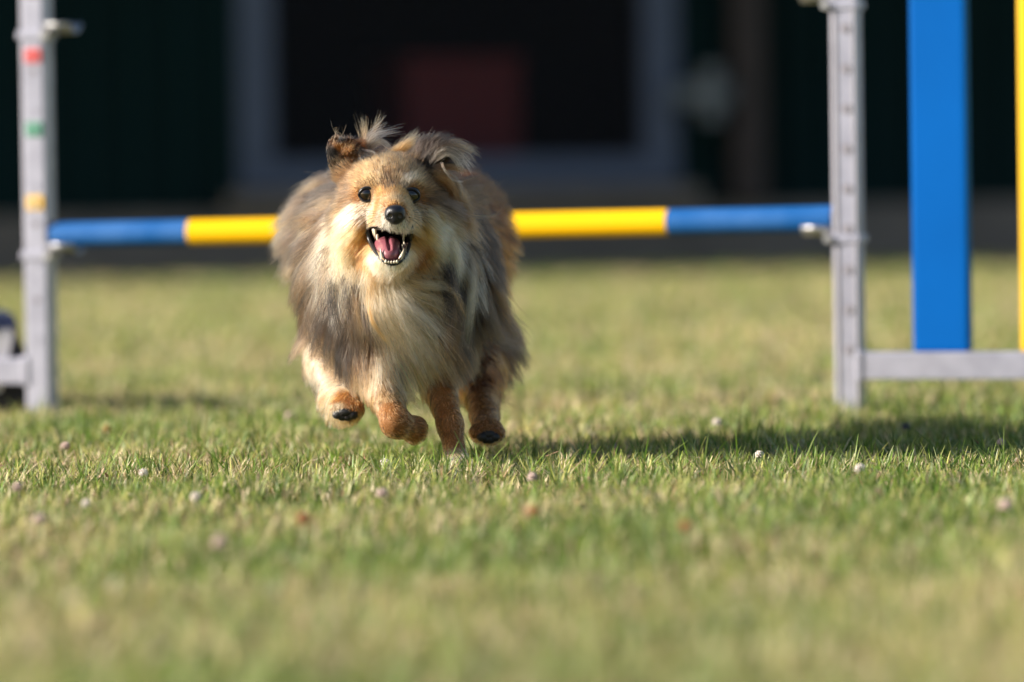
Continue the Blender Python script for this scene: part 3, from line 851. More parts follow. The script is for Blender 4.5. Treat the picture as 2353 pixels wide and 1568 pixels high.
# ------------------------------------------------------------------ coat strands
def hair_material():
    m = bpy.data.materials.new('dog_hair')
    m.use_nodes = True
    N, L = m.node_tree.nodes, m.node_tree.links
    N.remove(N['Principled BSDF'])
    h = N.new('ShaderNodeBsdfHairPrincipled')
    h.parametrization = 'COLOR'
    h.inputs['Roughness'].default_value = 0.42
    h.inputs['IOR'].default_value = 1.33
    h.inputs['Radial Roughness'].default_value = 0.55
    h.inputs['Random Roughness'].default_value = 0.3
    h.inputs['Random'].default_value = 0.0
    h.inputs['Coat'].default_value = 0.0
    a = N.new('ShaderNodeAttribute'); a.attribute_name = 'tint'
    L.new(a.outputs['Color'], h.inputs['Color'])
    L.new(h.outputs[0], N['Material Output'].inputs[0])
    return m
M['hair'] = hair_material()
def hair_object(name, P, rad, colr, parent):
    """P (n,m,3) world; rad (n,m); colr (n,m,3)"""
    n, m = P.shape[:2]
    h = bpy.data.hair_curves.new(name)
    h.add_curves([m] * n)
    h.attributes['position'].data.foreach_set('vector', (P - BASE).astype(np.float32).ravel())
    r = h.attributes.get('radius') or h.attributes.new('radius', 'FLOAT', 'POINT')
    r.data.foreach_set('value', rad.astype(np.float32).ravel())
    t = h.attributes.new('tint', 'FLOAT_COLOR', 'POINT')
    c4 = np.ones((n * m, 4), np.float32); c4[:, :3] = colr.reshape(-1, 3)
    t.data.foreach_set('color', c4.ravel())
    h.materials.append(M['hair'])
    o = bpy.data.objects.new(name, h)
    col.objects.link(o)
    o.parent = parent
    tag(o, kind='stuff')
    return o

tv = bV[tri]
tn = np.cross(tv[:, 1] - tv[:, 0], tv[:, 2] - tv[:, 0])
ta = np.linalg.norm(tn, axis=1) / 2
tc_ = tv.mean(1)
tnn = tn / np.maximum(2 * ta[:, None], 1e-12)
toc = CO - tc_; toc /= np.linalg.norm(toc, axis=1, keepdims=True)
facing = (tnn * toc).sum(1)
eyeP = [hit(*e)[0] for e in EYES]
noseP = Q(908, 493, -.045)
def roots(n, dens):
    w = ta * dens
    i = rng.choice(len(tri), n, p=w / w.sum())
    u, v = rng.random(n), rng.random(n)
    s_ = u + v > 1; u[s_], v[s_] = 1 - u[s_], 1 - v[s_]
    return tv[i, 0] + u[:, None] * (tv[i, 1] - tv[i, 0]) + v[:, None] * (tv[i, 2] - tv[i, 0]), tnn[i]
def keep(P):
    k = sample(CARVE, P) > 0.0028
    for e in eyeP: k &= np.linalg.norm((P - e) * np.array([1, .6, 1.05]), axis=1) > 0.0108
    q = (P - noseP) / np.array([.0122, .022, .0112]); k &= (q ** 2).sum(1) > 1.0
    return k
headc = Q(895, 460, .04)
dhead = np.linalg.norm((tc_ - headc) * np.array([1, .75, 1]), axis=1)
isface = (dhead < 0.088) & (tc_[:, 1] < D0 + .13)
vis = np.where(facing > -0.35, 1.0, 0.28)

def gnoise(P, s, seed):
    """cheap smooth vector noise"""
    r = np.random.default_rng(seed)
    k = r.normal(size=(8, 3)) * s; ph = r.random((8, 3)) * 6.28
    a = P @ k.T
    return np.stack([np.sin(a + ph[:, i]).mean(1) * 1.6 for i in range(3)], 1)

def grow(P, nrm, seg, lenmul=1.0, stiff=0.9, clump=None, wild=0.1, gravity=0.25, margin=True, lay_amt=1.0):
    f, L_, lift, ca_, cb2, dk = coat(P)
    n = len(P)
    L_ = L_ * lenmul * (0.65 + 0.6 * rng.random(n))
    for e in eyeP: L_ = L_ * np.clip((np.linalg.norm(P - e, axis=1) - 0.0075) / 0.013, 0.32, 1.0)
    f = f + gnoise(P, 36, 5) * 0.16 + gnoise(P, 110, 6) * 0.05
    ft = f - (f * nrm).sum(1, keepdims=True) * nrm * 0.85
    ft /= np.maximum(np.linalg.norm(ft, axis=1, keepdims=True), 1e-6)
    lf = lift * (0.5 + 1.0 * rng.random(n))
    d = ft + nrm * (lf * 2.2)[:, None] + rng.normal(size=(n, 3)) * wild
    d /= np.linalg.norm(d, axis=1, keepdims=True)
    lay = rng.random(n) ** 1.3 * lay_amt
    pts = np.zeros((n, seg, 3)); pts[:, 0] = P - nrm * 0.0008
    p = pts[:, 0].copy()
    step = L_ / (seg - 1)
    g = np.array([0, 0, -1.0])
    for j in range(1, seg):
        t = j / (seg - 1)
        d = d * stiff + f * (1 - stiff) * 1.6 + g * gravity * (1 - stiff) * t + rng.normal(size=(n, 3)) * wild * 0.18
        d /= np.linalg.norm(d, axis=1, keepdims=True)
        p = p + d * step[:, None]
        if margin:
            s_ = sample(SDF, p)
            need = 0.0012 + L_ * lift * 0.55 * lay * min(1.0, t * 1.5)
            push = np.clip(need - s_, 0, 0.02)
            msk = push > 1e-5
            if msk.any():
                gd = grad(SDF, p[msk])
                p[msk] += gd * push[msk, None] * 0.8
        pts[:, j] = p
    return pts, f, L_, ca_, cb2, dk

def clump_to(pts, P, seeds_n, strength, power, seedpts=None):
    """pull strands towards a nearby leader strand; returns leader index"""
    n = len(P)
    lead = rng.choice(n, seeds_n, replace=False)
    kd = KDTree(seeds_n)
    for i, k in enumerate(lead): kd.insert(Vector(P[k]), i)
    kd.balance()
    own = np.array([lead[kd.find(Vector(p))[1]] for p in P])
    t = np.linspace(0, 1, pts.shape[1])
    s = strength * (0.6 + 0.6 * rng.random(n))
    s = s * np.clip(np.linalg.norm(pts[:, -1] - pts[:, 0], axis=1) / 0.022, 0.15, 1.0)
    w = np.clip(s[:, None] * t[None, :] ** power, 0, 0.97)[:, :, None]
    tgt = pts[own]
    # keep a little of the strand's own offset so that locks have body
    return pts * (1 - w) + tgt * w, own

def colours(pts, P, own, ca_, cb2, dk, con=1.0, mul=1.0):
    n, m = pts.shape[:2]
    t = np.linspace(0, 1, m)[None, :, None] ** 1.2
    c = ca_[:, None, :] * (1 - t) + cb2[:, None, :] * t
    r1 = np.random.default_rng(77).random(n)[own]           # per lock
    r2 = rng.random(n)
    dark = (0.7 * r1 + 0.3 * r2) < dk * 1.05
    dd = np.where(dark[:, None], 0.85 * (0.55 + 0.45 * t[:, :, 0]), 0)
    c = c * (1 - dd[:, :, None]) + np.array(DK) * dd[:, :, None]
    pale = (0.6 * np.random.default_rng(78).random(n)[own] + 0.4 * rng.random(n)) > 0.84
    pw = np.where(pale & ~dark, 0.28, 0)[:, None, None] * t
    c = c * (1 - pw) + np.array(CR) * pw
    v = mul * (1 + con * (0.9 * (np.random.default_rng(79).random(n)[own] - 0.5) + 0.5 * (rng.random(n) - 0.5)))[:, None, None]
    return np.clip(c * v, 0.01, 0.92)

# head: short dense fur
P, nm = roots(46000, vis * isface)
k = keep(P); P, nm = P[k], nm[k]
pts, f, L_, ca_, cb2, dk = grow(P, nm, 6, 1.0, 0.82, wild=0.10, gravity=0.15, lay_amt=0.8)
pts, own = clump_to(pts, P, 5200, 0.42, 1.4)
colr = colours(pts, P, own, ca_, cb2, dk, 0.8, 1.15)
t = np.linspace(0, 1, 6)
rad = (0.00016 + 0.00008 * rng.random(len(P)))[:, None] * (1 - 0.75 * t ** 2)[None]
hair_object('head_fur', pts, rad, colr, dog)
# body: long coat in locks
bz_ = np.where(tc_[:, 2] < 0.11, 1.5, 1.0)
P, nm = roots(86000, vis * (~isface) * bz_)
k = keep(P); P, nm = P[k], nm[k]
order = np.argsort(P[:, 2] < 0.125)
pts, f, L_, ca_, cb2, dk = grow(P, nm, 10, 1.18, 0.87, wild=0.045, gravity=0.5)
pts, own1 = clump_to(pts, P, 1100, 0.50, 1.6)
pts, own = clump_to(pts, P, 9000, 0.50, 1.1)
colr = colours(pts, P, own, ca_, cb2, np.where(dk > 0.2, dk * 1.5, dk), 1.7, 0.95)
t = np.linspace(0, 1, 10)
rad = (0.00017 + 0.00009 * rng.random(len(P)))[:, None] * (1 - 0.8 * t ** 2)[None]
lower = P[:, 2] < 0.125
ruff = (~lower) & (P[:, 1] < D0 + .22)
rest = (~lower) & (~ruff)
for nm_, mk in (('ruff', ruff), ('coat', rest), ('leg_fur', lower)):
    hair_object(nm_, pts[mk], rad[mk], colr[mk], dog)
# soft undercoat that fills the coat between the locks
P, nm = roots(34000, vis * (~isface) * bz_)
k = keep(P); P, nm = P[k], nm[k]
pts, f, L_, ca_, cb2, dk = grow(P, nm, 6, 0.55, 0.8, wild=0.10, gravity=0.3, lay_amt=0.8)
pts, own = clump_to(pts, P, 4000, 0.25, 1.3)
colr = colours(pts, P, own, ca_, ca_, dk * 0.8, 0.9, 0.95)
t = np.linspace(0, 1, 6)
rad = (0.00018 + 0.00008 * rng.random(len(P)))[:, None] * (1 - 0.7 * t ** 2)[None]
hair_object('undercoat', pts, rad, colr, dog)
# single flyaway hairs over the outline
P, nm = roots(3200, vis * (~isface))
k = keep(P); P, nm = P[k], nm[k]
pts, f, L_, ca_, cb2, dk = grow(P, nm, 12, 1.25, 0.88, wild=0.28, gravity=0.3, lay_amt=1.7)
colr = colours(pts, P, np.arange(len(P)), ca_, cb2, dk)
t = np.linspace(0, 1, 12)
rad = np.full((len(P), 1), 0.00012) * (1 - 0.8 * t ** 2)[None]
hair_object('stray_hair', pts, rad, colr, dog)

# hand-laid tufts: (points as (px, py, dy)), count, spread at root / tip in px, colour, second colour
TUFTS = [
 ([(835, 345, .09), (848, 318, .09), (888, 287, .09)], 34, 7, 16, GR, WH), ([(838, 342, .09), (868, 312, .09), (926, 298, .10)], 34, 6, 12, GR, WH),
 ([(832, 340, .09), (836, 305, .09), (828, 268, .09)], 40, 7, 14, GB, TN), ([(845, 345, .09), (875, 325, .09), (905, 345, .10)], 50, 5, 8, GR, CR),
 ([(842, 340, .09), (860, 300, .10), (880, 262, .11)], 40, 7, 12, GB, TN), ([(828, 345, .08), (858, 350, .075), (876, 378, .07)], 28, 3, 3, WH, CR),
 ([(822, 338, .08), (825, 355, .075), (834, 380, .072)], 16, 1.5, 2, CR, WH), ([(850, 350, .10), (868, 345, .11), (885, 335, .12)], 60, 12, 16, GB, DK),
 ([(770, 372, .086), (758, 350, .084), (776, 326, .082), (805, 318, .082)], 36, 2, 2, CR, WH), ([(770, 380, .084), (776, 396, .082), (792, 412, .075)], 36, 6, 8, TN, GB),
 ([(796, 348, .074), (802, 340, .07), (810, 330, .07)], 60, 14, 14, RU, OR), ([(820, 345, .076), (830, 350, .072), (842, 360, .07)], 60, 9, 12, DK, DK),
 ([(780, 322, .086), (778, 308, .088), (775, 296, .09)], 10, 12, 16, GB, TN), ([(850, 372, .09), (868, 365, .10), (890, 352, .10)], 70, 8, 10, GB, TN),
 ([(905, 352, .12), (930, 335, .12), (965, 312, .12)], 160, 12, 16, OR, LT), ([(890, 356, .12), (915, 345, .12), (950, 330, .12)], 120, 8, 10, LT, TN),
 ([(960, 362, .085), (975, 332, .085), (1010, 316, .09)], 170, 14, 16, DK, GB), ([(972, 364, .08), (1000, 326, .08), (1048, 326, .085)], 170, 12, 14, DK, GB),
 ([(985, 365, .078), (1015, 332, .074), (1055, 345, .08), (1088, 378, .085)], 90, 12, 16, DK, GR), ([(990, 372, .076), (1020, 345, .072), (1058, 360, .078), (1085, 395, .08)], 60, 9, 15, GB, WH),
 ([(1000, 372, .074), (1030, 355, .07), (1052, 375, .074), (1062, 402, .08)], 34, 5, 8, GR, WH), ([(1005, 345, .08), (1040, 330, .08), (1075, 340, .085), (1100, 362, .09)], 50, 8, 14, TN, LT),
 ([(990, 385, .074), (1020, 385, .072), (1055, 388, .076), (1082, 402, .08)], 60, 8, 10, DK, TN), ([(1015, 375, .07), (1022, 392, .068), (1042, 414, .07), (1066, 418, .075)], 30, 3, 3, GR, WH),
 ([(995, 400, .076), (1030, 402, .072), (1055, 428, .074), (1062, 470, .08)], 70, 6, 7, TN, GR), ([(1000, 410, .076), (1030, 425, .074), (1045, 460, .078), (1060, 505, .09)], 150, 12, 14, OR, GB),
 ([(985, 420, .074), (1015, 440, .074), (1032, 480, .08), (1045, 530, .09)], 160, 14, 16, GB, GR), ([(1030, 420, .085), (1055, 450, .088), (1075, 490, .10), (1090, 540, .11)], 160, 14, 18, TN, GB),
 ([(1035, 450, .08), (1065, 490, .085), (1110, 500, .09), (1145, 492, .09), (1162, 462, .09)], 5, 6, 7, TN, TN), ([(1045, 470, .085), (1075, 510, .09), (1105, 550, .10)], 120, 14, 20, GB, TN),
 ([(975, 398, .07), (1000, 400, .07), (1030, 412, .075)], 90, 14, 14, GB, LT), ([(980, 430, .07), (1005, 436, .072), (1028, 452, .08)], 90, 16, 16, TN, GR),
 # dark streaks in the ruff and pale rim locks
 ([(790, 640, .075), (800, 700, .07), (818, 770, .07), (835, 830, .08)], 64, 12, 20, DK, GB), ([(815, 660, .065), (822, 720, .06), (842, 790, .06)], 55, 8, 17, DK, TN),
 ([(765, 650, .09), (768, 720, .09), (785, 800, .10)], 64, 12, 20, DK, DK), ([(745, 640, .12), (738, 700, .12), (745, 770, .13)], 55, 12, 20, DK, GB), ([(835, 700, .055), (848, 760, .05), (872, 820, .055)], 46, 8, 15, DK, GB),
 ([(1030, 610, .085), (1042, 670, .08), (1040, 750, .08), (1030, 830, .09)], 82, 16, 23, DK, GB), ([(1015, 650, .08), (1030, 700, .075), (1030, 770, .08)], 55, 10, 17, DK, DK),
 ([(1085, 600, .16), (1105, 670, .16), (1105, 760, .17)], 37, 13, 24, GB, GB), ([(760, 560, .10), (735, 600, .10), (720, 660, .12)], 37, 13, 24, GB, GB), ([(720, 690, .16), (722, 750, .16), (735, 820, .17)], 37, 17, 24, GB, DK),
 ([(780, 590, .075), (772, 640, .07), (775, 700, .075)], 36, 16, 24, LT, LT), ([(805, 620, .065), (800, 670, .06), (808, 730, .065)], 36, 16, 24, LT, CR), ([(755, 600, .10), (738, 650, .10), (735, 710, .11)], 36, 16, 24, GR, TN),
 ([(700, 480, .40), (670, 495, .40), (632, 535, .42)], 140, 24, 24, GR, LT), ([(725, 450, .40), (690, 465, .40), (645, 500, .42)], 140, 22, 24, GB, GR), ([(700, 520, .36), (665, 550, .36), (632, 600, .38)], 150, 22, 24, GR, GB),
 ([(750, 410, .40), (715, 430, .40), (675, 462, .42)], 120, 18, 20, GR, LT), ([(700, 580, .30), (670, 615, .30), (645, 660, .32)], 120, 20, 22, GR, LT),
 ([(1045, 400, .30), (1085, 410, .30), (1125, 425, .32)], 120, 16, 20, RU, GB), ([(1075, 440, .30), (1110, 450, .30), (1138, 470, .32)], 74, 30, 40, GB, TN),
# ruff and chest locks in front
 ([(905, 640, .06), (945, 672, .05), (1000, 690, .06), (1050, 730, .08)], 70, 14, 20, CR, LT), ([(900, 655, .06), (935, 700, .04), (990, 745, .05), (1040, 800, .07)], 90, 18, 24, CR, WH),
 ([(890, 660, .06), (912, 715, .035), (955, 775, .04), (1015, 850, .07)], 90, 18, 26, CR, CR), ([(870, 650, .06), (880, 710, .035), (915, 775, .04), (960, 850, .06)], 90, 18, 26, CR, LT),
 ([(935, 640, .06), (975, 655, .055), (1020, 660, .07), (1060, 690, .09)], 90, 12, 14, LT, CR), ([(850, 650, .06), (850, 700, .04), (870, 750, .04), (900, 800, .05)], 80, 16, 26, TN, CR),
 ([(845, 690, .05), (855, 740, .035), (885, 780, .04), (915, 812, .05)], 40, 5, 6, OR, LT), ([(1000, 640, .08), (1030, 660, .075), (1052, 690, .08), (1075, 740, .10)], 40, 6, 7, LT, OR),
 ([(850, 610, .05), (842, 640, .05), (840, 680, .05), (850, 730, .05)], 60, 16, 24, LT, CR), ([(895, 614, .0), (896, 630, .0), (892, 650, .01)], 36, 14, 14, CR, WH),
 ([(1020, 520, .075), (1040, 560, .08), (1052, 610, .09), (1050, 670, .10)], 130, 10, 12, CR, WH), ([(1070, 580, .12), (1085, 640, .12), (1080, 720, .12), (1068, 800, .13)], 110, 10, 12, GR, WH),
 ([(1055, 640, .12), (1058, 700, .11), (1050, 770, .11), (1045, 850, .12)], 110, 10, 14, DK, GB), ([(1090, 650, .18), (1120, 720, .18), (1150, 780, .20), (1195, 800, .22)], 110, 16, 26, GB, GR),
 ([(1110, 680, .22), (1150, 730, .22), (1185, 770, .24), (1200, 812, .26)], 130, 20, 24, GB, GR), ([(1100, 600, .20), (1135, 660, .20), (1165, 720, .22), (1200, 770, .24)], 110, 18, 22, GB, TN),
 ([(1130, 850, .30), (1150, 880, .30), (1165, 905, .32)], 60, 16, 26, RU, GB), ([(1120, 890, .28), (1145, 915, .29), (1175, 930, .30)], 50, 12, 22, RU, GB),
 ([(730, 600, .16), (700, 640, .17), (675, 690, .20)], 120, 20, 22, GR, TN), ([(720, 550, .18), (680, 575, .19), (650, 620, .22)], 120, 20, 22, GB, GR),
 ([(740, 500, .18), (700, 500, .20), (655, 530, .24)], 120, 20, 22, GR, TN), ([(930, 905, .12), (950, 915, .12), (962, 928, .12)], 30, 12, 14, CR, TN),
 ([(800, 948, .17), (806, 962, .17), (800, 980, .18)], 40, 14, 18, OR, LT),
]
TP, TR_, TC = [], [], []
for path, cnt, s0, s1, c0, c1 in TUFTS:
    m = 14
    base = spline([Q(*p) for p in path], m)
    t = np.linspace(0, 1, m)
    cnt = int(cnt * 1.5)
    o0 = rng.normal(size=(cnt, 3)) * s0 * 0.55 * PXM; o1 = rng.normal(size=(cnt, 3)) * s1 * 0.6 * PXM
    w = (t ** 1.3)[None, :, None]
    mid = np.clip(np.sin(t * np.pi), 0, 1)[None, :, None] * rng.normal(size=(cnt, 1, 3)) * 0.25 * s1 * PXM
    end = 0.62 + 0.38 * rng.random(cnt) ** 0.7
    Pk = np.zeros((cnt, m, 3))
    for j in range(cnt):
        ts = t * end[j] * (m - 1)
        i = np.minimum(ts.astype(int), m - 2); fr = (ts - i)[:, None]
        Pk[j] = base[i] * (1 - fr) + base[i + 1] * fr
    Pk = Pk + o0[:, None, :] * (1 - w) + o1[:, None, :] * w + mid
    a = rng.random((cnt, 1, 1))
    c = np.array(c0) * (1 - w) + np.array(c1) * w
    c = c * (1 - 0.25 * a) + np.array(GB) * 0.25 * a
    c = c * (0.5 + 0.9 * rng.random((cnt, 1, 1)))
    TP.append(Pk); TC.append(np.clip(c, .01, .92)); TR_.append((0.00013 + 0.00007 * rng.random(cnt))[:, None] * (1 - 0.75 * t ** 2)[None])
hair_object('tuft', np.concatenate(TP), np.concatenate(TR_), np.concatenate(TC), dog)

# ------------------------------------------------------------------ eyes, nose, mouth, whiskers, pads
M['eye'] = bpy.data.materials.new('eye'); M['eye'].use_nodes = True
nt = M['eye'].node_tree; b = nt.nodes['Principled BSDF']
b.inputs['Roughness'].default_value = 0.03;  b.inputs['Specular IOR Level'].default_value = 0.9
tcn = nt.nodes.new('ShaderNodeTexCoord'); gr = nt.nodes.new('ShaderNodeVectorMath'); gr.operation = 'LENGTH'
sp = nt.nodes.new('ShaderNodeSeparateXYZ'); cb_ = nt.nodes.new('ShaderNodeCombineXYZ')
nt.links.new(tcn.outputs['Object'], sp.inputs[0]); nt.links.new(sp.outputs[0], cb_.inputs[0]); nt.links.new(sp.outputs[2], cb_.inputs[2])
nt.links.new(cb_.outputs[0], gr.inputs[0])
rp = nt.nodes.new('ShaderNodeValToRGB'); mr = nt.nodes.new('ShaderNodeMapRange'); mr.inputs[2].default_value = 0.0098
nt.links.new(gr.outputs['Value'], mr.inputs[0]); nt.links.new(mr.outputs[0], rp.inputs[0])
e = rp.color_ramp.elements
e[0].position, e[0].color = 0.40, (0.004, 0.003, 0.004, 1); e[1].position, e[1].color = 0.47, (0.020, 0.010, 0.004, 1)
x = e.new(0.70); x.color = (0.013, 0.006, 0.003, 1); x = e.new(0.78); x.color = (0.006, 0.004, 0.004, 1)
nt.links.new(rp.outputs[0], b.inputs['Base Color'])
M['black_skin'] = material('black_skin', (0.012, 0.011, 0.014), 0.32, 0, 0.5, bump=(900, 0.25, 0.001))
M['nose'] = material('nose', (0.012, 0.012, 0.016), 0.30, 0, 0.55, bump=(1400, 0.45, 0.0008))
M['nostril'] = material('nostril', (0.003, 0.003, 0.003), 0.8)
M['tongue'] = material('tongue', (0.30, 0.095, 0.115), 0.32, 0, 0.5, noise=(160, (0.22, 0.065, 0.09), 0.7, 2), bump=(1300, 0.35, 0.001), coat=0.3)
M['tooth'] = material('tooth', (0.66, 0.57, 0.43), 0.22, 0, 0.5, coat=0.3)
M['gum'] = material('gum', (0.16, 0.045, 0.05), 0.3, 0, 0.5)
M['pad'] = material('pad', (0.012, 0.011, 0.012), 0.5, bump=(700, 0.5, 0.001))
M['claw'] = material('claw', (0.03, 0.026, 0.024), 0.35)
M['whisker'] = material('whisker', (0.035, 0.025, 0.02), 0.5)

def uvsphere(name, c, r, mat, scale=(1, 1, 1), rot=None, seg=24, rings=16):
    bm = bmesh.new()
    m = Matrix.Diagonal((*scale, 1))
    if rot is not None: m = Euler(tuple(R(v) for v in rot)).to_matrix().to_4x4() @ m
    bmesh.ops.create_uvsphere(bm, u_segments=seg, v_segments=rings, radius=r, matrix=m)
    o = bm_obj(name, bm, mat, dog, True)
    o.location = local(c)
    return o
view = Vector((0, 1, 0))
for i, (e_, p) in enumerate(zip(EYES, eyeP)):
    c = p + np.array([0.0, 0.0072, 0.0])
    uvsphere('eye', c, 0.0114, M['eye'], seg=40, rings=28)
    # eyelid rim: an almond ring lying on the face round the eyeball
    ring = []
    tilt = R(6 if i == 0 else -6)
    for k in range(37):
        a = 2 * math.pi * k / 36
        rx_, rz_ = 0.0094, 0.0076 if math.sin(a) > 0 else 0.0086
        u, w2 = rx_ * math.cos(a), rz_ * math.sin(a)
        side = 1 if i == 0 else -1      # towards the nose
        q = min(1.0, max(0.0, (u * side - 0.0035) / 0.0058)); q = q * q * (3 - 2 * q)
        w2 = w2 * (1 - 0.35 * q) - 0.0008 * q; u *= 1 + 0.10 * q
        q = min(1.0, max(0.0, (-u * side - 0.004) / 0.005)); q = q * q * (3 - 2 * q)
        w2 = w2 * (1 - 0.22 * q) - 0.0006 * q; u *= 1 + 0.10 * q
        u, w2 = u * math.cos(tilt) - w2 * math.sin(tilt), u * math.sin(tilt) + w2 * math.cos(tilt)
        rr_ = math.hypot(u, w2)
        y = -math.sqrt(max(0.0, 0.0119 ** 2 - min(rr_, 0.0117) ** 2)) - 0.0003
        ring.append((c[0] + u, c[1] + y, c[2] + w2))
    bm = bmesh.new(); tube_mesh(bm, [local(q) for q in ring], [0.0010 + 0.0009 * max(0, math.sin(2 * math.pi * k / 36)) for k in range(37)], 8)
    bm_obj('eyelid', bm, M['black_skin'], dog, True)
# nose pad, carved from its own fine field
def small_sdf(c, half, vx, fn):
    n = np.ceil(2 * np.array(half) / vx).astype(int)
    lo = np.array(c) - half
    ax = [lo[i] + vx * np.arange(n[i]) for i in range(3)]
    P = np.meshgrid(*ax, indexing='ij', sparse=True)
    V, F = surface_nets(fn(P).astype(np.float32))
    return V * vx + lo, F
nx = Q(908, 493, -.050)
def nose_fn(P):
    d = d_ell(P, Q(908, 487, -.049), (.0122, .0120, .0085))
    d = smin(d, d_ell(P, Q(908, 503, -.048), (.0085, .0100, .0075)), .004)
    d = smin(d, d_ell(P, Q(895, 496, -.049), (.0058, .0085, .0062)), .003)
    d = smin(d, d_ell(P, Q(921, 497, -.049), (.0058, .0085, .0062)), .003)
    for x_, s in ((896.5, -1), (920.0, 1)):
        d = np.maximum(d, -smin(d_cone(P, Q(x_, 496.5, -.066), Q(x_, 496.5, -.048), .0031, .0024), d_cone(P, Q(x_ + s * 4, 500, -.062), Q(x_ + s * 10, 502, -.054), .0014, .0012), .002))
    d = np.maximum(d, -d_cone(P, Q(908, 503, -.0605), Q(908, 516, -.056), .0008, .0010))
    return d
nV, nF = small_sdf(nx, np.array([.0165, .0165, .0165]), 0.0005, nose_fn)
nm_ = np_mesh('nose', nV - BASE, [nF]); nm_.polygons.foreach_set('use_smooth', [True] * len(nm_.polygons))
link_mesh('nose', nm_, M['nose'], dog)
# lips: a dark wet rim round the opening
RIM = [(846, 519), (845, 530), (850, 550), (858, 568), (869, 585), (883, 599), (901, 606), (918, 600), (930, 587), (937, 568), (941, 548), (943, 530), (941, 519)]
ctr = np.array([895, 555])
def rim_pts(scale, pts):
    out = []
    for p in pts:
        q = ctr + (np.array(p) - ctr) * scale
        out.append(hit(q[0], q[1], .03)[0])
    return out
rp_ = spline(rim_pts(1.03, RIM), 48)
k3 = np.ones(7) / 7
ysm = np.convolve(np.pad(rp_[:, 1], 3, mode='edge'), k3, 'valid'); rp_[:, 1] = ysm
bm = bmesh.new(); tube_mesh(bm, [local(p + np.array([0, .0008, 0])) for p in rp_], [0.0034 - 0.0010 * math.sin(math.pi * i / 47) for i in range(48)], 10)
bm_obj('lower_lip', bm, M['black_skin'], dog, True)
UP = [(847, 520), (862, 524), (880, 525), (905, 525), (926, 525), (941, 520)]
updy = [.046, .012, -.016, -.030, -.016, .046]
ups = spline([Q(p[0], p[1], dy) for p, dy in zip(UP, updy)], 30)
bm = bmesh.new(); tube_mesh(bm, [local(p) for p in ups], 0.0020, 8)
bm_obj('upper_lip', bm, M['black_skin'], dog, True)
# tongue with its groove
def tongue_fn(P):
    path = [Q(890, 562, .05), Q(890, 562, .027), Q(892, 574, .010), Q(895, 590, -.004)]
    rx_ = [.0150, .0145, .0128, .0095]
    d = None
    for i in range(3):
        # flattened: scale z
        n_ = 7
        for k in range(n_):
            u = k / n_
            c = path[i] * (1 - u) + path[i + 1] * u; r = rx_[i] * (1 - u) + rx_[i + 1] * u
            q = d_ell(P, c, (r, .010, .0085))
            d = q if d is None else smin(d, q, .004)
    for i in range(3):
        d = np.maximum(d, -d_cone(P, path[i] + np.array([.0008, -.004, .0105]), path[i + 1] + np.array([.0008, -.006, .0098]), .0034, .0030))
    return d
tV, tF = small_sdf(Q(893, 570, .02), np.array([.024, .05, .03]), 0.0009, tongue_fn)
tm = np_mesh('tongue', tV - BASE, [tF]); tm.polygons.foreach_set('use_smooth', [True] * len(tm.polygons))
link_mesh('tongue', tm, M['tongue'], dog)
# teeth
def tooth(p, tip, r, dy, curve=0.0):
    a, b2 = Q(p[0], p[1], dy), Q(tip[0], tip[1], dy - 0.001)
    bm = bmesh.new()
    pts_, rs = [], []
    for i in range(7):
        t = i / 6
        q = a * (1 - t) + b2 * t + np.array([curve * math.sin(t * math.pi), -0.0012 * math.sin(t * math.pi), 0])
        pts_.append(local(q)); rs.append(r * max(0.12, (1 - t ** 1.7)) if i else r * 0.85)
    tube_mesh(bm, pts_, rs, 10)
    return bm_obj('tooth', bm, M['tooth'], dog, True)
tooth((881, 600), (874, 570), .0028, -.008, -.0006); tooth((917, 601), (928, 572), .0028, -.008, .0006)        # lower canines
for i, x_ in enumerate((887, 893, 899.5, 906, 912)):                                                         # lower incisors
    tooth((x_, 605 - abs(i - 2) * 0.8), (x_ + (i - 2) * .3, 598.5 - abs(i - 2) * 1.2 + (0, .9, 0, .5, .8)[i]), (.0023, .0020, .0019, .0021, .0022)[i], -.013)
for p, q, r, dy in (((861, 524), (863, 548), .0025, .018), ((858, 524), (859, 544), .0022, .028), ((867, 540), (868, 560), .0024, .026), ((861, 536), (862, 552), .0022, .034),
                    ((930, 524), (928, 548), .0025, .018), ((935, 524), (933, 545), .0022, .028), ((928, 540), (926, 562), .0022, .028),
                    ((927, 575), (924, 562), .0019, .012), ((922, 585), (918, 573), .0017, .006), ((930, 566), (928, 554), .0019, .020), ((872, 580), (870, 566), .0018, .012),
                    ((880, 525), (878, 533), .0015, -.012), ((927, 525), (928, 533), .0015, -.012)):
    tooth(p, q, r, dy)
# whiskers
WSK = [((866, 487), (835, 484), (800, 492)), ((868, 492), (840, 492), (793, 517)), ((866, 496), (835, 500), (800, 530)), ((866, 499), (840, 508), (812, 530)), ((870, 503), (848, 514), (805, 537)), ((862, 503), (840, 522), (818, 540)),
       ((945, 487), (965, 480), (990, 476)), ((948, 490), (975, 488), (1003, 492)), ((948, 493), (985, 500), (1018, 520)), ((948, 497), (980, 506), (1012, 540)), ((947, 500), (975, 515), (992, 545)), ((946, 503), (965, 520), (978, 545)),
       ((944, 478), (958, 470), (970, 460)), ((852, 462), (866, 472), (880, 480))]
for a, b2, c in WSK:
    p0_ = hit(*a)[0]
    pa = spline([p0_, Q(b2[0], b2[1], (p0_[1] - D0) - .012), Q(c[0], c[1], (p0_[1] - D0) - .002)], 12)
    bm = bmesh.new(); tube_mesh(bm, [local(p) for p in pa], [0.00024 * (1 - 0.8 * i / 11) for i in range(12)], 5)
    bm_obj('whisker', bm, M['whisker'], dog, True)
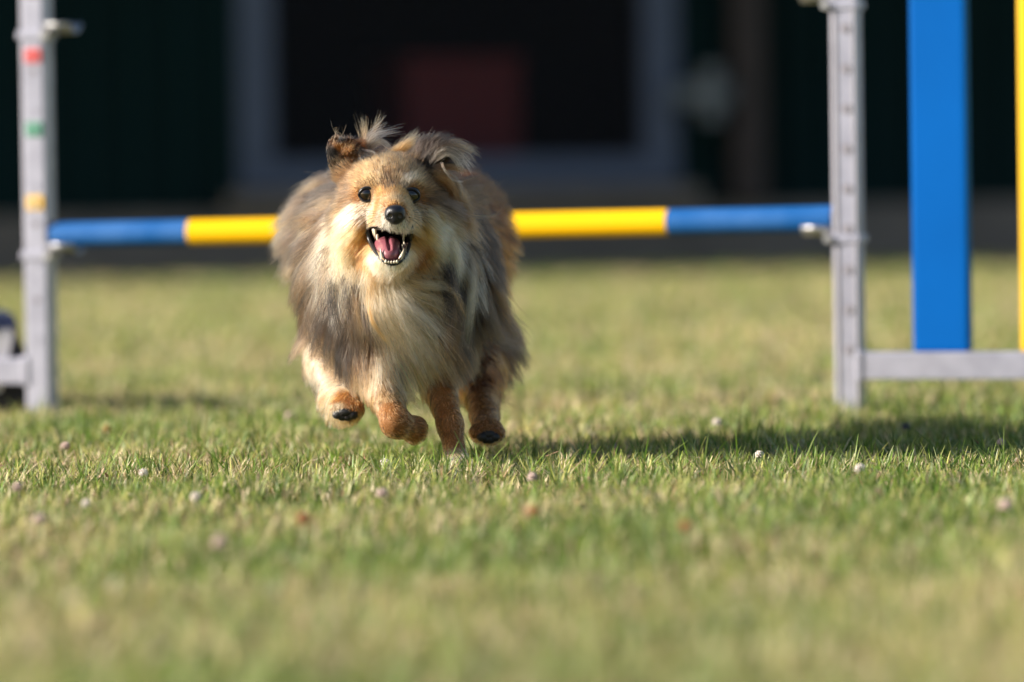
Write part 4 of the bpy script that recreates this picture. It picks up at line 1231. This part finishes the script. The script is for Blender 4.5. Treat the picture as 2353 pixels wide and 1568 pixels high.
# pads and claws
def pads(c, dy, w, h):
    for u in (-1.0, -0.34, 0.34, 1.0):
        p = hit(c[0] + u * w, c[1] + (6 if abs(u) < .5 else 2), dy)[0]
        uvsphere('paw_pad', p, 0.0068, M['pad'], (1.0, .75, .85), seg=16, rings=10)
    p = hit(c[0], c[1] - 4, dy)[0]
    uvsphere('paw_pad', p + np.array([0, .002, 0]), 0.0075, M['pad'], (1.3, .6, .7), seg=16, rings=10)
pads((793, 951), .14, 17, 8)
pads((1122, 1003), .18, 14, 8)
def claw(a, b2):
    bm = bmesh.new(); tube_mesh(bm, [local(a), local((a + b2) / 2 + np.array([0, 0, .001])), local(b2)], [.0022, .0018, .0005], 8)
    bm_obj('claw', bm, M['claw'], dog, True)
for u in (-1.5, -.5, .5, 1.5):
    p = hit(1050 + u * 11, 1070, .07)[0]
    claw(p, p + np.array([u * .0006, -.007, -.005]))
# ------------------------------------------------------------------ clover heads in the lawn
M['clover_white'] = material('clover_white', (0.72, 0.65, 0.60), 0.6, 0, 0.2)
M['clover_pink'] = material('clover_pink', (0.60, 0.47, 0.42), 0.6, 0, 0.2)
M['clover_brown'] = material('clover_brown', (0.40, 0.20, 0.10), 0.8, 0, 0.1)
M['clover_grey'] = material('clover_grey', (0.10, 0.10, 0.14), 0.8, 0, 0.1)
M['stem_green'] = material('stem_green', (0.10, 0.16, 0.04), 0.6, 0, 0.2)
def clover(px, py, size, mname, label, fam):
    p = on_plane(px, py, 0.027)
    c = empty('clover_flower', (p.x, p.y, 0), random.uniform(0, 6.28))
    tag(c, label, 'flower', fam)
    r = size * 0.48
    # petals: many slender florets pointing outwards from the middle
    bm = bmesh.new()
    n = 42
    for i in range(n):
        z = 1 - 1.75 * (i + 0.5) / n
        a = i * 2.39996
        s = math.sqrt(max(0, 1 - z * z))
        d = Vector((s * math.cos(a), s * math.sin(a), z * 0.9 + 0.15)).normalized()
        L_ = r * random.uniform(0.8, 1.08)
        add_cyl(bm, d * r * 0.25, d * L_, r * 0.10, r * 0.17, 5)
    h = bm_obj('flower_head', bm, M[mname], c)
    h.location = (0, 0, 0.027)
    bm = bmesh.new()
    tube_mesh(bm, [(0.004, 0.002, 0), (0.002, 0, 0.010), (0, 0, 0.027 - r * 0.3)], 0.0008, 6)
    bm_obj('stem', bm, M['stem_green'], c)
W_, B_ = 'white clover heads in the lawn', 'faded brown clover heads in the lawn'
CL = [
 (885, 1064, .0125, 'clover_white', 'sharp white clover head just in front of the dog\'s paws', W_),
 (150, 1027, .0140, 'clover_pink', 'pinkish white clover head on a tall stalk below the left post', W_),
 (330, 1088, .0120, 'clover_white', 'ragged white clover head in the sharp grass left of the dog', W_),
 (450, 1143, .0130, 'clover_white', 'bright white clover head in the soft grass left of centre', W_),
 (40, 1122, .0150, 'clover_pink', 'large pale clover head at the left edge of the lawn', W_),
 (91, 1196, .0150, 'clover_pink', 'pink blurred clover head lowest of those near the left edge', W_),
 (199, 1158, .0110, 'clover_white', 'tiny white clover head between two pink ones at left', W_),
 (506, 1247, .0160, 'clover_pink', 'mauve blurred clover head farthest forward at left', W_),
 (877, 1135, .0140, 'clover_pink', 'pale clover head directly below the dog nearer the viewer', W_),
 (666, 959, .0170, 'clover_pink', 'wide pink clover head behind the dog\'s raised left hind paw', W_),
 (1647, 972, .0140, 'clover_white', 'blurred white clover head beyond the shadow before the right post', W_),
 (1745, 1046, .0120, 'clover_white', 'white clover head lying inside the dog\'s shadow', W_),
 (1976, 1078, .0130, 'clover_white', 'white clover head at the near edge of the shadow', W_),
 (2311, 1163, .0170, 'clover_pink', 'big pale clover head in the blurred grass at far right', W_),
 (2300, 1017, .0110, 'clover_pink', 'pink clover head in the shadow near the right edge', W_),
 (1224, 1098, .0130, 'clover_pink', 'pale clover head in front of the dog\'s right hind paw', W_),
 (698, 1194, .0160, 'clover_brown', 'rust brown clover head in the blurred grass below the dog', B_),
 (246, 987, .0130, 'clover_brown', 'small brown clover head beyond the sharp grass at left', B_),
 (1228, 1178, .0150, 'clover_brown', 'brown clover head right of centre in the soft foreground', B_),
 (1576, 1214, .0170, 'clover_brown', 'orange brown clover head lowest in the right foreground', B_),
 (2082, 982, .0130, 'clover_grey', 'dark withered clover head standing above the shadow under the blue panel', B_),
]
for a in CL: clover(*a)

# dry clippings and torn bits scattered over the blades
n = 1500
yy = np.sqrt(rng.random(n) * (9.5 ** 2 - 3.6 ** 2) + 3.6 ** 2); xx = (rng.random(n) * 2 - 1) * 0.12 * yy
zz = 0.010 + 0.016 * rng.random(n); aa = rng.random(n) * 6.28; ll = 0.004 + 0.009 * rng.random(n); wd = 0.0012 + 0.0016 * rng.random(n)
dx, dy = np.cos(aa) * ll, np.sin(aa) * ll; tilt = (rng.random(n) - 0.3) * ll
V = np.stack([np.stack([xx - dx - dy / ll * wd, yy - dy + dx / ll * wd, zz], 1), np.stack([xx - dx + dy / ll * wd, yy - dy - dx / ll * wd, zz], 1),
              np.stack([xx + dx + dy / ll * wd * .4, yy + dy - dx / ll * wd * .4, zz + tilt], 1), np.stack([xx + dx - dy / ll * wd * .4, yy + dy + dx / ll * wd * .4, zz + tilt], 1)], 1)
pal = np.array([[0.62, 0.50, 0.36], [0.45, 0.27, 0.17], [0.30, 0.16, 0.09], [0.66, 0.57, 0.46]])
cc_ = pal[rng.integers(0, 4, n)] * (0.7 + 0.5 * rng.random((n, 1)))
km = np_mesh('grass_clippings', V.reshape(-1, 3), [np.arange(n * 4).reshape(n, 4)], np.repeat(cc_, 4, axis=0))
tag(link_mesh('grass_clippings', km, blade_material('dry_clipping', 0.2)), 'dry brown and straw clippings lying among the grass', kind='stuff')
